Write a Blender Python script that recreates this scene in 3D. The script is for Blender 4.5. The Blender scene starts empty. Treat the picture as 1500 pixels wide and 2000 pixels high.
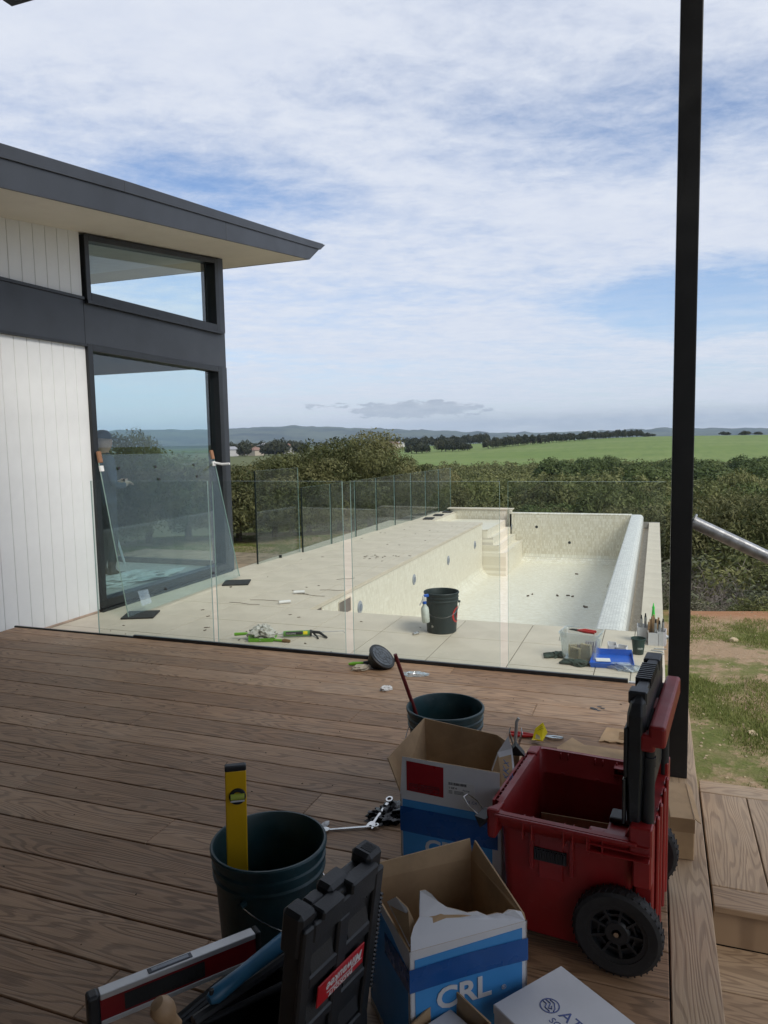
import bpy, bmesh, math, random
import numpy as np
from mathutils import Vector, Matrix, Euler, noise
R = math.radians
random.seed(7); rng = np.random.default_rng(7)
S = bpy.context.scene
COL = S.collection

# ------------------------------------------------------------------ camera
cd = bpy.data.cameras.new('camera'); cam = bpy.data.objects.new('camera', cd); COL.objects.link(cam)
cd.sensor_fit = 'VERTICAL'; cd.sensor_height = 24.0; cd.lens = 24.0 * 1440 / 2000
cd.clip_start = 0.05; cd.clip_end = 60000
cam.matrix_world = (Matrix.Translation((0, 0, 1.474)) @ Matrix.Rotation(R(20.3), 4, 'Z')
                    @ Matrix.Rotation(math.pi / 2 - math.atan(140 / 1440), 4, 'X') @ Matrix.Rotation(-0.019, 4, 'Z'))
S.camera = cam
# ------------------------------------------------------------------ light and exposure
SUN_EL, SUN_AZ = R(45), R(116)          # azimuth clockwise from +Y
S.view_settings.view_transform = 'Standard'; S.view_settings.look = 'None'
S.view_settings.gamma = 1; S.view_settings.use_curve_mapping = False
S.view_settings.exposure = 0.32
sl = bpy.data.lights.new('sun', 'SUN'); sl.energy = 2.3; sl.angle = R(24); sl.color = (1, .94, .85)
so = bpy.data.objects.new('sun', sl); COL.objects.link(so)
sd = Vector((math.sin(SUN_AZ) * math.cos(SUN_EL), math.cos(SUN_AZ) * math.cos(SUN_EL), math.sin(SUN_EL)))
so.rotation_euler = sd.to_track_quat('Z', 'Y').to_euler(); so.location = (3, -6, 12)
S.cycles.use_denoising = True
S.cycles.max_bounces = 8; S.cycles.transparent_max_bounces = 24; S.cycles.volume_bounces = 0

class NT:
    """small helper for wiring shader nodes"""
    def __init__(s, tree): s.t = tree; s.n = tree.nodes; s.l = tree.links
    def new(s, kind, **kw):
        n = s.n.new(kind)
        for k, v in kw.items():
            setattr(n, k, v)
        return n
    def put(s, inp, v):
        if isinstance(v, bpy.types.NodeSocket): s.l.new(v, inp)
        else: inp.default_value = v
    def math(s, op, a, b=0.0, c=0.0, clamp=False):
        n = s.new('ShaderNodeMath', operation=op, use_clamp=clamp)
        s.put(n.inputs[0], a); s.put(n.inputs[1], b); s.put(n.inputs[2], c); return n.outputs[0]
    def vmath(s, op, a, b=(0, 0, 0), out=0):
        n = s.new('ShaderNodeVectorMath', operation=op); s.put(n.inputs[0], a); s.put(n.inputs[1], b)
        return n.outputs[out]
    def mix(s, f, a, b, mode='MIX'):
        n = s.new('ShaderNodeMix', data_type='RGBA', blend_type=mode)
        s.put(n.inputs[0], f)
        for i, v in ((6, a), (7, b)):
            if isinstance(v, bpy.types.NodeSocket): s.l.new(v, n.inputs[i])
            else: n.inputs[i].default_value = (*v[:3], 1)
        return n.outputs[2]
    def noise(s, vec, scale=5, detail=4, rough=.5, dist=0.0, out=0):
        n = s.new('ShaderNodeTexNoise'); s.put(n.inputs['Scale'], scale); n.inputs['Detail'].default_value = detail
        n.inputs['Roughness'].default_value = rough; n.inputs['Distortion'].default_value = dist
        if vec is not None: s.l.new(vec, n.inputs['Vector'])
        return n.outputs[out]
    def ramp(s, f, lo, hi, interp='LINEAR'):
        n = s.new('ShaderNodeMapRange'); n.interpolation_type = interp
        s.put(n.inputs[0], f); n.inputs[1].default_value = lo; n.inputs[2].default_value = hi
        return n.outputs[0]
    def combine(s, x, y, z):
        n = s.new('ShaderNodeCombineXYZ'); s.put(n.inputs[0], x); s.put(n.inputs[1], y); s.put(n.inputs[2], z)
        return n.outputs[0]
    def sep(s, v):
        n = s.new('ShaderNodeSeparateXYZ'); s.l.new(v, n.inputs[0]); return n.outputs

W = bpy.data.worlds.new('World'); S.world = W; W.use_nodes = True
def build_world():
    t = NT(W.node_tree); t.n.clear()
    out = t.new('ShaderNodeOutputWorld'); bg = t.new('ShaderNodeBackground'); t.l.new(bg.outputs[0], out.inputs[0])
    sky = t.new('ShaderNodeTexSky'); sky.sky_type = 'NISHITA'; sky.sun_disc = False
    sky.sun_elevation = SUN_EL; sky.sun_rotation = SUN_AZ; sky.air_density = 1.0; sky.dust_density = .6; sky.ozone_density = 1.6
    tc = t.new('ShaderNodeTexCoord'); d = t.vmath('NORMALIZE', tc.outputs['Generated'])
    x, y, z = t.sep(d)
    zz = t.math('ADD', t.math('MAXIMUM', z, 0.0), .07)
    u = t.math('DIVIDE', x, zz); v = t.math('DIVIDE', y, zz)
    # high thin sheet, stretched along one direction, with rippled rows low down
    a = R(35)
    ur = t.math('ADD', t.math('MULTIPLY', u, math.cos(a)), t.math('MULTIPLY', v, math.sin(a)))
    vr = t.math('ADD', t.math('MULTIPLY', u, -math.sin(a)), t.math('MULTIPLY', v, math.cos(a)))
    p1 = t.combine(t.math('MULTIPLY', ur, .6), vr, 3.1)
    n1 = t.noise(p1, 1.0, 4, .5, .3)
    p2 = t.combine(t.math('MULTIPLY', ur, .9), t.math('MULTIPLY', vr, 1.8), 8.7)
    n2 = t.noise(p2, 2.6, 9, .66, .35)
    n3 = t.noise(t.combine(u, t.math('MULTIPLY', v, 1.2), 1.2), 9.0, 8, .68, .25)
    dens = t.math('ADD', t.math('ADD', t.math('MULTIPLY', n1, .75), t.math('MULTIPLY', n2, .58)), t.math('MULTIPLY', n3, .45))
    # openings where the blue shows, and where the sheet is thickest
    def spot(px, py, rad, amt, flat=7.0):
        dd = cam.matrix_world.to_3x3() @ Vector(((px - 750) / 1440, -(py - 1000) / 1440, -1)); dd.normalize()
        q = t.vmath('SUBTRACT', d, tuple(dd)); qx, qy, qz = t.sep(q)
        r2 = t.math('ADD', t.math('ADD', t.math('MULTIPLY', qx, qx), t.math('MULTIPLY', qy, qy)), t.math('MULTIPLY', t.math('MULTIPLY', qz, qz), flat))
        return t.math('MULTIPLY', t.ramp(r2, rad * rad, 0.0, 'SMOOTHSTEP'), amt)
    for sp in ((340, 372, .14, -.22), (560, 375, .14, -.15), (60, 240, .24, -.03), (250, 90, .35, .08), (1180, 255, .26, -.20), (1430, 575, .17, -.36), (1250, 605, .15, -.18), (640, 230, .22, -.08), (900, 40, .5, .05), (850, 480, .4, .07), (520, 620, .3, -.06)):
        dens = t.math('ADD', dens, spot(*sp))
    m = t.ramp(dens, .36, 1.02, 'SMOOTHSTEP')
    low = t.ramp(z, .26, .03, 'SMOOTHSTEP')
    rp = t.noise(t.combine(t.math('MULTIPLY', u, .7), t.math('MULTIPLY', v, 1.5), 5.5), 3.4, 8, .66, .3)
    m = t.math('MAXIMUM', m, t.math('MULTIPLY', low, t.math('ADD', .42, t.math('MULTIPLY', t.ramp(rp, .38, .60), .52))))
    shade = t.ramp(t.math('ADD', t.math('MULTIPLY', n2, .55), t.math('MULTIPLY', n3, .55)), .30, .80)
    cl = t.mix(shade, (5.1, 5.55, 6.6), (6.3, 6.6, 7.2))
    blue = t.mix(1.0, sky.outputs[0], (0.92, 1.02, 1.18), 'MULTIPLY')
    base = t.mix(t.math('MULTIPLY', m, .95), blue, cl)
    # grey low cumulus bank close to the horizon
    az = t.math('ARCTAN2', x, y)
    pb = t.combine(t.math('MULTIPLY', az, 9.0), t.math('MULTIPLY', z, 60.0), 4.0)
    nb = t.noise(pb, 1.0, 7, .55, .3)
    pe = t.combine(t.math('MULTIPLY', az, 34.0), t.math('MULTIPLY', z, 120.0), 9.0)
    ne = t.noise(pe, 1.0, 8, .62, .2)
    band = t.math('MULTIPLY', t.ramp(z, .004, .012, 'SMOOTHSTEP'), t.ramp(z, .042, .016, 'SMOOTHSTEP'))
    side = t.ramp(az, R(-27), R(-12), 'SMOOTHSTEP')
    bank = t.math('MULTIPLY', t.math('MULTIPLY', band, t.math('ADD', t.math('MULTIPLY', side, .9), .1)), t.ramp(t.math('ADD', t.math('MULTIPLY', nb, .7), t.math('MULTIPLY', ne, .3)), .28, .47, 'SMOOTHSTEP'))
    q = t.math('POWER', t.math('DIVIDE', t.math('SUBTRACT', az, R(-17.6)), R(5.4)), 2.0)
    q2 = t.math('POWER', t.math('DIVIDE', t.math('SUBTRACT', z, .0400), .0125), 2.0)
    puff = t.ramp(t.math('ADD', t.math('ADD', q, q2), t.math('MULTIPLY', t.math('SUBTRACT', ne, .5), 3.6)), 1.05, .62, 'SMOOTHSTEP')
    q = t.math('POWER', t.math('DIVIDE', t.math('SUBTRACT', az, R(-24.0)), R(3.6)), 2.0)
    q2 = t.math('POWER', t.math('DIVIDE', t.math('SUBTRACT', z, .047), .006), 2.0)
    puff2 = t.ramp(t.math('ADD', t.math('ADD', q, q2), t.math('MULTIPLY', t.math('SUBTRACT', ne, .40), 5.5)), .9, .45, 'SMOOTHSTEP')
    bank = t.math('MAXIMUM', bank, t.math('MAXIMUM', puff, puff2))
    base = t.mix(t.math('MULTIPLY', bank, .78), base, t.mix(t.ramp(ne, .35, .65), (2.9, 3.4, 4.15), (4.1, 4.5, 5.1)))
    t.l.new(base, bg.inputs[0]); bg.inputs[1].default_value = .105
build_world()

# ------------------------------------------------------------------ materials
MATS = {}
def bsdf(name):
    m = bpy.data.materials.new(name); m.use_nodes = True; t = NT(m.node_tree)
    return m, t, t.n['Principled BSDF']
def mat(name, col, rough=.5, metal=0.0, var=.12, vscale=6.0, bump=0.0, bscale=60.0, spec=.5, col2=None, lo=.4, hi=.7, coat=0, dust=0.0):
    if name in MATS: return MATS[name]
    m, t, b = bsdf(name)
    tc = t.new('ShaderNodeTexCoord').outputs['Object']
    n = t.noise(tc, vscale, 6, .6)
    c2 = col2 or tuple(c * (1 - var * 2.2) for c in col)
    c = t.mix(t.ramp(n, lo, hi), col if col2 else tuple(min(1, c * (1 + var)) for c in col), c2)
    if dust:                                  # dry dust film, specks and fine scratches
        sx_ = t.vmath('MULTIPLY', tc, (9.0, 60.0, 22.0)); sc = t.ramp(t.noise(sx_, 3.0, 3, .5, .6), .68, .74)
        film = t.ramp(t.noise(tc, 7.0, 7, .7), .42, .8); speck = t.ramp(t.noise(tc, 90.0, 2, .5), .70, .76)
        f_ = t.math('MULTIPLY', t.math('ADD', t.math('ADD', t.math('MULTIPLY', film, .5), t.math('MULTIPLY', sc, .55)), t.math('MULTIPLY', speck, .8)), dust, clamp=True)
        c = t.mix(f_, c, (.36, .33, .29))
    t.l.new(c, b.inputs['Base Color'])
    t.l.new(t.math('ADD', t.math('MULTIPLY', t.math('SUBTRACT', t.noise(tc, vscale * 3, 4), .5), .25), rough, clamp=True), b.inputs['Roughness'])
    b.inputs['Metallic'].default_value = metal; b.inputs['Specular IOR Level'].default_value = spec
    b.inputs['Coat Weight'].default_value = coat
    if bump:
        bp = t.new('ShaderNodeBump'); bp.inputs['Strength'].default_value = bump; bp.inputs['Distance'].default_value = .004
        t.l.new(t.noise(tc, bscale, 5, .6), bp.inputs['Height']); t.l.new(bp.outputs[0], b.inputs['Normal'])
    MATS[name] = m; return m
def wood(name, light, dark, flip=0.0):
    m, t, b = bsdf(name)
    tc = t.new('ShaderNodeTexCoord').outputs['Object']; rnd = t.new('ShaderNodeObjectInfo').outputs['Random']
    off = t.combine(t.math('MULTIPLY', rnd, 71.0), t.math('MULTIPLY', rnd, 37.0), t.math('MULTIPLY', rnd, 19.0))
    p = t.vmath('ADD', tc, off)
    px, py, pz = t.sep(p)
    g = t.noise(t.combine(t.math('MULTIPLY', px, 1.0), t.math('MULTIPLY', py, 8.5), pz), 1.0, 2.0, .4, .1)
    fine = t.noise(t.combine(t.math('MULTIPLY', px, 5), t.math('MULTIPLY', py, 170), pz), 1.0, 3, .6)
    ring = t.math('SINE', t.math('ADD', t.math('MULTIPLY', g, 130.0), t.math('MULTIPLY', fine, 2.4)))
    ring = t.ramp(ring, -.15, .95, 'SMOOTHSTEP')
    streak = t.noise(t.combine(t.math('MULTIPLY', px, 2.5), t.math('MULTIPLY', py, 26), pz), 1.0, 4, .6)
    dirt = t.noise(tc, 2.2, 6, .65)
    f = t.math('ADD', t.math('MULTIPLY', ring, .60), t.math('MULTIPLY', t.ramp(fine, .4, .7), .34), clamp=True)
    c = t.mix(f, light, dark)
    c = t.mix(t.math('MULTIPLY', t.ramp(streak, .45, .75), .35), c, tuple(x * .62 for x in dark))
    c = t.mix(t.math('MULTIPLY', t.ramp(dirt, .5, .8), .35), c, tuple(x * 1.25 for x in light))
    dz = t.math('MULTIPLY', t.ramp(t.noise(t.new('ShaderNodeNewGeometry').outputs['Position'], 1.6, 8, .68), .46, .74), .34)
    c = t.mix(dz, c, (.36, .31, .25))
    tone = t.math('ADD', .74, t.math('MULTIPLY', rnd, .48))
    hue = t.mix(t.math('MULTIPLY', rnd, .55), (1.05, .97, .88), (.95, 1.0, 1.02))
    c = t.mix(1.0, c, hue, 'MULTIPLY')
    c = t.mix(1.0, c, t.combine(tone, tone, tone), 'MULTIPLY')
    t.l.new(c, b.inputs['Base Color']); b.inputs['Roughness'].default_value = .58; b.inputs['Specular IOR Level'].default_value = .4
    bp = t.new('ShaderNodeBump'); bp.inputs['Strength'].default_value = .45; bp.inputs['Distance'].default_value = .0018; bp.invert = True
    t.l.new(f, bp.inputs['Height']); t.l.new(bp.outputs[0], b.inputs['Normal'])
    MATS[name] = m; return m
def mosaic(name, axes, ca, cb, grout, tw=.05, th=.0125, rough=.35):
    """small glazed tiles; axes picks the two object axes that lie in the surface"""
    m, t, b = bsdf(name)
    s = t.sep(t.new('ShaderNodeTexCoord').outputs['Object'])
    uv = t.combine(s[axes[0]], s[axes[1]], 0.0)
    br = t.new('ShaderNodeTexBrick'); t.l.new(uv, br.inputs['Vector'])
    br.inputs['Scale'].default_value = 1; br.inputs['Brick Width'].default_value = tw; br.inputs['Row Height'].default_value = th
    br.inputs['Mortar Size'].default_value = min(tw, th) * .07; br.inputs['Bias'].default_value = 0
    br.inputs['Color1'].default_value = (1, 1, 1, 1); br.inputs['Color2'].default_value = (0, 0, 0, 1); br.inputs['Mortar'].default_value = (.5, .5, .5, 1)
    r = t.sep(br.outputs['Color'])[0]
    big = t.noise(uv, 1.1, 5, .6)
    c = t.mix(r, ca, cb)
    c = t.mix(t.math('MULTIPLY', t.ramp(big, .45, .8), .16), c, tuple(x * .85 for x in cb))
    c = t.mix(br.outputs['Fac'], c, grout)
    t.l.new(c, b.inputs['Base Color']); b.inputs['Roughness'].default_value = rough
    bp = t.new('ShaderNodeBump'); bp.inputs['Strength'].default_value = .5; bp.inputs['Distance'].default_value = .002; bp.invert = True
    t.l.new(br.outputs['Fac'], bp.inputs['Height']); t.l.new(bp.outputs[0], b.inputs['Normal'])
    MATS[name] = m; return m
def glass(name, tint, refl=1.0, base=.045, dirt=0.0):
    m, t, b = bsdf(name); t.n.remove(b); out = t.n['Material Output']
    lw = t.new('ShaderNodeLayerWeight'); tr = t.new('ShaderNodeBsdfTransparent'); gl = t.new('ShaderNodeBsdfGlossy')
    gl.inputs['Roughness'].default_value = 0.0; gl.inputs['Color'].default_value = (.95, 1, 1, 1)
    tr.inputs['Color'].default_value = (*tint, 1)
    f = t.math('MULTIPLY', t.math('ADD', base, t.math('MULTIPLY', t.math('POWER', lw.outputs['Facing'], 4.0), .9)), refl, clamp=True)
    mx = t.new('ShaderNodeMixShader'); t.l.new(f, mx.inputs[0]); t.l.new(tr.outputs[0], mx.inputs[1]); t.l.new(gl.outputs[0], mx.inputs[2])
    last = mx.outputs[0]
    if dirt:
        df = t.new('ShaderNodeBsdfDiffuse'); df.inputs['Color'].default_value = (.7, .75, .75, 1)
        n = t.noise(t.new('ShaderNodeTexCoord').outputs['Object'], 3.5, 8, .65)
        m2 = t.new('ShaderNodeMixShader'); t.l.new(t.math('MULTIPLY', t.ramp(n, .35, .8), dirt), m2.inputs[0])
        t.l.new(last, m2.inputs[1]); t.l.new(df.outputs[0], m2.inputs[2]); last = m2.outputs[0]
    t.l.new(last, out.inputs['Surface']); MATS[name] = m; return m
def leafmat(name, ca, cb, trans=.25, rough=.55):
    m, t, b = bsdf(name)
    at = t.new('ShaderNodeAttribute'); at.attribute_name = 'tint'; at.attribute_type = 'GEOMETRY'
    rnd = t.new('ShaderNodeObjectInfo').outputs['Random']
    c = t.mix(at.outputs['Fac'], ca, cb)
    k = t.math('ADD', .72, t.math('MULTIPLY', rnd, .56))
    c = t.mix(1.0, c, t.combine(k, t.math('ADD', .78, t.math('MULTIPLY', rnd, .42)), k), 'MULTIPLY')
    t.l.new(c, b.inputs['Base Color']); b.inputs['Roughness'].default_value = rough; b.inputs['Specular IOR Level'].default_value = .15
    tl = t.new('ShaderNodeBsdfTranslucent'); t.l.new(c, tl.inputs['Color'])
    mx = t.new('ShaderNodeMixShader'); mx.inputs[0].default_value = trans
    t.l.new(b.outputs[0], mx.inputs[1]); t.l.new(tl.outputs[0], mx.inputs[2]); t.l.new(mx.outputs[0], t.n['Material Output'].inputs['Surface'])
    MATS[name] = m; return m

DECK = wood('deck composite', (.375, .242, .150), (.155, .093, .055))
PALEDECK = wood('pale deck composite', (.41, .30, .20), (.23, .16, .105))
WHITE = mat('white weatherboard paint', (.74, .75, .74), .5, var=.03, vscale=2)
SOFFIT = mat('cream soffit sheet', (.66, .61, .52), .6, var=.03, vscale=2)
CHAR = mat('charcoal metal cladding', (.036, .041, .050), .42, var=.10, vscale=1.5)
BLACKAL = mat('black window aluminium', (.014, .016, .019), .38, var=.1)
STEEL_BLACK = mat('black painted steel', (.008, .009, .011), .42, dust=0.03, var=.15, vscale=3)
GALV = mat('galvanised steel pipe', (.44, .45, .46), .42, metal=.55, var=.18, vscale=25)
CHROME = mat('polished tool steel', (.62, .62, .61), .22, metal=1.0, var=.08, vscale=30)
PAVE = mat('honed limestone tile', (.60, .535, .43), .62, vscale=3.0, bump=.12, bscale=25, col2=(.50, .44, .35), lo=.38, hi=.75)
JOINT = mat('tile joint grout', (.15, .135, .115), .9)
SLAB = mat('concrete slab', (.36, .34, .31), .85, bump=.2)
RUBBER = mat('black rubber', (.018, .019, .020), .75, bump=.5, bscale=150)
TYRE = mat('tyre rubber', (.013, .013, .015), .7, dust=0.12, bump=.3, bscale=90)
BPLAST = mat('black moulded plastic', (.016, .018, .021), .46, dust=0.06, var=.15, bump=.15, bscale=220)
REDP = mat('red moulded plastic', (.27, .012, .013), .40, dust=0.06, var=.10, bump=.08, bscale=220)
TEAL = mat('dark teal bucket plastic', (.010, .045, .055), .42, dust=0.16, var=.15, vscale=9)
DKGREEN = mat('dark green plastic', (.012, .040, .035), .5, var=.2, vscale=9)
SPLASH = mat('dark plastic with splashes', (.014, .026, .027), .5, vscale=16, col2=(.5, .5, .48), lo=.66, hi=.70)
KRAFT = mat('brown cardboard', (.42, .28, .155), .85, var=.10, vscale=8, bump=.2, bscale=40)
KRAFTD = mat('cardboard edge', (.30, .19, .10), .9)
BOXWHITE = mat('white printed cardboard', (.64, .64, .66), .6, var=.04, vscale=4, bump=.10, bscale=30)
BOXBLUE = mat('blue printed cardboard', (.05, .27, .62), .5, var=.06, vscale=4, bump=.10, bscale=30)
TAPEBLUE = mat('dark blue packing tape', (.012, .085, .30), .28, var=.08, vscale=5, bump=.2, bscale=18)
REDLABEL = mat('red packing slip pouch', (.30, .012, .02), .3, var=.1, bump=.3, bscale=14)
INK = mat('dark print ink', (.03, .03, .035), .6)
INKBLUE = mat('navy print ink', (.06, .09, .26), .5)
PENBLUE = mat('blue marker ink', (.06, .16, .42), .5)
PAPER = mat('white paper', (.66, .66, .65), .7, var=.05)
CLOTH = mat('crumpled white rag', (.56, .55, .50), .9, col2=(.30, .29, .25), vscale=14, lo=.5, hi=.75)
TANGLOVE = mat('tan leather glove', (.42, .37, .29), .8, var=.2, vscale=14)
LIME = mat('lime green plastic', (.16, .42, .03), .4, var=.08)
BRIGHTGREEN = mat('bright green nozzle plastic', (.05, .62, .08), .4)
CARTRIDGE = mat('green cartridge sleeve', (.13, .30, .07), .4)
YELLOW = mat('yellow powder coat', (.72, .42, .008), .35, var=.06)
YELTAG = mat('yellow plastic tag', (.80, .66, .02), .4, var=.05)
TRAYBLUE = mat('blue tray plastic', (.015, .10, .48), .38, var=.08)
HANDLEBLUE = mat('steel blue plastic', (.035, .15, .27), .35, var=.1)
GLOVEGREEN = mat('dark green work glove', (.035, .055, .045), .85, var=.25, vscale=18, bump=.5, bscale=80)
WOODKNOB = mat('pale turned wood', (.42, .27, .15), .5, var=.15, vscale=12)
REDHANDLE = mat('red dipped grip', (.40, .015, .012), .35)
ORANGE = mat('orange plastic', (.6, .10, .02), .4)
PACKERS = mat('cream plastic packers', (.55, .44, .24), .5)
PURPLE = mat('mauve plastic packers', (.20, .14, .22), .5)
SILVER = mat('silver aluminium', (.60, .61, .62), .42, metal=.5, var=.06)
LCD = mat('grey display', (.26, .29, .33), .25)
SKIN = mat('skin', (.45, .28, .20), .55)
JACKET = mat('dark navy jacket', (.035, .045, .07), .9, var=.15)
TROUSERS = mat('dark work trousers', (.022, .024, .03), .9, var=.15)
ROOMFLOOR = mat('pale room floor', (.34, .34, .33), .35, var=.06, vscale=2)
PLASTERB = mat('pale plasterboard', (.74, .74, .73), .8, var=.03)
FILM = mat('crumpled plastic film', (.42, .44, .44), .25, var=.1, vscale=14)
GLASS_FENCE = glass('clear fence glass', (.925, .955, .940), .55, .03, .03)
GLASS_FAR = glass('tinted far fence glass', (.88, .91, .905), .7, .04, .03)
GLASS_LEAN = glass('leaning sheet glass', (.90, .95, .945), .8, .045, .012)
GLASS_WIN = glass('window glass', (.80, .925, .945), .95, .11, .012)
GEDGE = mat('polished glass edge', (.30, .42, .38), .2, var=.05)
GEDGED = mat('dark glass edge', (.016, .024, .022), .2)
CLEARP = glass('clear plastic tub', (.90, .92, .93), 1.2, .06, .30)
BAGP = glass('thin clear plastic', (.85, .88, .90), 1.6, .10, .55)
WALLX = mosaic('pool wall mosaic', (1, 2), (.80, .76, .65), (.66, .61, .49), (.62, .58, .50), .02, .055)
WALLY = mosaic('pool end mosaic', (0, 2), (.80, .76, .65), (.62, .565, .43), (.58, .54, .46), .022, .06)
FLOORM = mosaic('pool floor mosaic', (0, 1), (.82, .80, .70), (.68, .64, .51), (.55, .52, .45), .05, .026)
WEIRM = mosaic('white weir mosaic', (0, 1), (.78, .775, .735), (.62, .62, .59), (.30, .30, .29), .05, .026, .45)
TROUGHM = mosaic('stained trough mosaic', (0, 1), (.60, .50, .36), (.45, .36, .25), (.26, .20, .14), .03, .06, .5)

# ------------------------------------------------------------------ mesh helpers
class M:
    def __init__(s): s.v = []; s.f = []; s.m = []
    def add(s, vs, fs, mi=0, T=None):
        o = len(s.v)
        s.v += [tuple(T @ Vector(p)) if T is not None else tuple(p) for p in vs]
        s.f += [tuple(o + i for i in f) for f in fs]
        s.m += (mi if isinstance(mi, list) else [mi] * len(fs)); return s
    def box(s, x0, x1, y0, y1, z0, z1, mi=0, T=None, bot=None):
        b = bot or (x0, x1, y0, y1)
        vs = [(b[0], b[2], z0), (b[1], b[2], z0), (b[1], b[3], z0), (b[0], b[3], z0), (x0, y0, z1), (x1, y0, z1), (x1, y1, z1), (x0, y1, z1)]
        return s.add(vs, [(3, 2, 1, 0), (4, 5, 6, 7), (0, 1, 5, 4), (1, 2, 6, 5), (2, 3, 7, 6), (3, 0, 4, 7)], mi, T)
    def cyl(s, p0, p1, r0, r1=None, n=12, mi=0, caps=True, T=None):
        p0, p1 = Vector(p0), Vector(p1); r1 = r0 if r1 is None else r1
        q = (p1 - p0).to_track_quat('Z', 'Y').to_matrix()
        vs = []
        for p, r in ((p0, r0), (p1, r1)):
            vs += [p + q @ Vector((r * math.cos(2 * math.pi * i / n), r * math.sin(2 * math.pi * i / n), 0)) for i in range(n)]
        fs = [(i, (i + 1) % n, n + (i + 1) % n, n + i) for i in range(n)]
        if caps: fs += [tuple(range(n))[::-1], tuple(range(n, 2 * n))]
        return s.add(vs, fs, mi, T)
    def tube(s, pts, r, n=8, mi=0, T=None):
        pts = [Vector(p) for p in pts]; rs = r if isinstance(r, (list, tuple)) else [r] * len(pts)
        vs = []; ref = None
        for i, p in enumerate(pts):
            d = (pts[min(i + 1, len(pts) - 1)] - pts[max(i - 1, 0)]).normalized()
            if ref is None: ref = d.orthogonal().normalized()
            ref = (ref - d * ref.dot(d)).normalized(); b = d.cross(ref)
            vs += [p + (ref * math.cos(2 * math.pi * k / n) + b * math.sin(2 * math.pi * k / n)) * rs[i] for k in range(n)]
        fs = [(i * n + k, i * n + (k + 1) % n, (i + 1) * n + (k + 1) % n, (i + 1) * n + k) for i in range(len(pts) - 1) for k in range(n)]
        fs += [tuple(range(n))[::-1], tuple(range((len(pts) - 1) * n, len(pts) * n))]
        return s.add(vs, fs, mi, T)
    def lathe(s, prof, n=40, mi=0, T=None, closed=False):
        vs = [(r * math.cos(2 * math.pi * k / n), r * math.sin(2 * math.pi * k / n), z) for r, z in prof for k in range(n)]
        q = len(prof); fs = [(i * n + k, i * n + (k + 1) % n, ((i + 1) % q) * n + (k + 1) % n, ((i + 1) % q) * n + k) for i in range(q if closed else q - 1) for k in range(n)]
        return s.add(vs, fs, mi, T)
    def slab(s, poly, off, mo=0, mi=1, ms=None, T=None):
        """thin sheet: the outer outline plus the same outline moved by off"""
        n = len(poly); off = Vector(off); a = [Vector(p) for p in poly]
        fs = [tuple(range(n)), tuple(range(2 * n - 1, n - 1, -1))] + [(i, n + i, n + (i + 1) % n, (i + 1) % n) for i in range(n)]
        return s.add(a + [p + off for p in a], fs, [mo, mi] + [mi if ms is None else ms] * n, T)
    def grid(s, fn, nu, nv, mi=0, T=None):
        vs = [fn(i / nu, j / nv) for j in range(nv + 1) for i in range(nu + 1)]
        fs = [(j * (nu + 1) + i, j * (nu + 1) + i + 1, (j + 1) * (nu + 1) + i + 1, (j + 1) * (nu + 1) + i) for j in range(nv) for i in range(nu)]
        return s.add(vs, fs, mi, T)
    def mesh(s, name):
        me = bpy.data.meshes.new(name); me.from_pydata(s.v, [], s.f); me.polygons.foreach_set('material_index', s.m); return me
    def build(s, name, mats, parent=None, loc=None, rot=None, smooth=False, bevel=0, seg=1, fix=True):
        me = s.mesh(name)
        for m in (mats if isinstance(mats, (list, tuple)) else [mats]): me.materials.append(m)
        if fix:
            bm = bmesh.new(); bm.from_mesh(me); bmesh.ops.recalc_face_normals(bm, faces=bm.faces); bm.to_mesh(me); bm.free()
        return link(name, me, parent, loc, rot, smooth, bevel, seg)
def link(name, me, parent=None, loc=None, rot=None, smooth=False, bevel=0, seg=1):
    o = bpy.data.objects.new(name, me); COL.objects.link(o); o.parent = parent
    if loc is not None: o.location = loc
    if rot is not None: o.rotation_euler = rot
    if smooth:
        me.polygons.foreach_set('use_smooth', [True] * len(me.polygons))
        try: me.set_sharp_from_angle(angle=R(38))
        except Exception: pass
    if bevel:
        b = o.modifiers.new('bevel', 'BEVEL'); b.width = bevel; b.segments = seg; b.limit_method = 'ANGLE'; b.angle_limit = R(30)
    return o
def tag(o, label=None, cat=None, group=None, kind=None):
    for k, v in (('label', label), ('category', cat), ('group', group), ('kind', kind)):
        if v: o[k] = v
    return o
def thing(name, label, cat, loc=(0, 0, 0), rot=(0, 0, 0), group=None):
    o = bpy.data.objects.new(name, None); o.empty_display_size = .1; COL.objects.link(o); o.location = loc; o.rotation_euler = rot
    return tag(o, label, cat, group)
def dup(root, loc, rot=None, scale=None, label=None):
    c = root.copy(); COL.objects.link(c); c.location = loc
    if rot is not None: c.rotation_euler = rot
    if scale is not None: c.scale = scale
    if label: c['label'] = label
    for ch in root.children:
        k = ch.copy(); COL.objects.link(k); k.parent = c
        for g in ch.children:
            h = g.copy(); COL.objects.link(h); h.parent = k
    return c
def structure(o): o['kind'] = 'structure'; return o
def text(name, body, size, m, parent, T, ext=.0004, sx=1.0, align='LEFT', bold=0.0):
    cu = bpy.data.curves.new(name, 'FONT'); cu.body = body; cu.size = size; cu.extrude = ext; cu.align_x = align; cu.resolution_u = 3; cu.offset = bold
    tmp = bpy.data.objects.new('tmp', cu); COL.objects.link(tmp)
    dg = bpy.context.evaluated_depsgraph_get(); me = bpy.data.meshes.new_from_object(tmp.evaluated_get(dg))
    bpy.data.objects.remove(tmp); bpy.data.curves.remove(cu); me.materials.clear(); me.materials.append(m)
    me.transform(T @ Matrix.Diagonal((sx, 1, 1, 1)))
    return link(name, me, parent)
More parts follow.
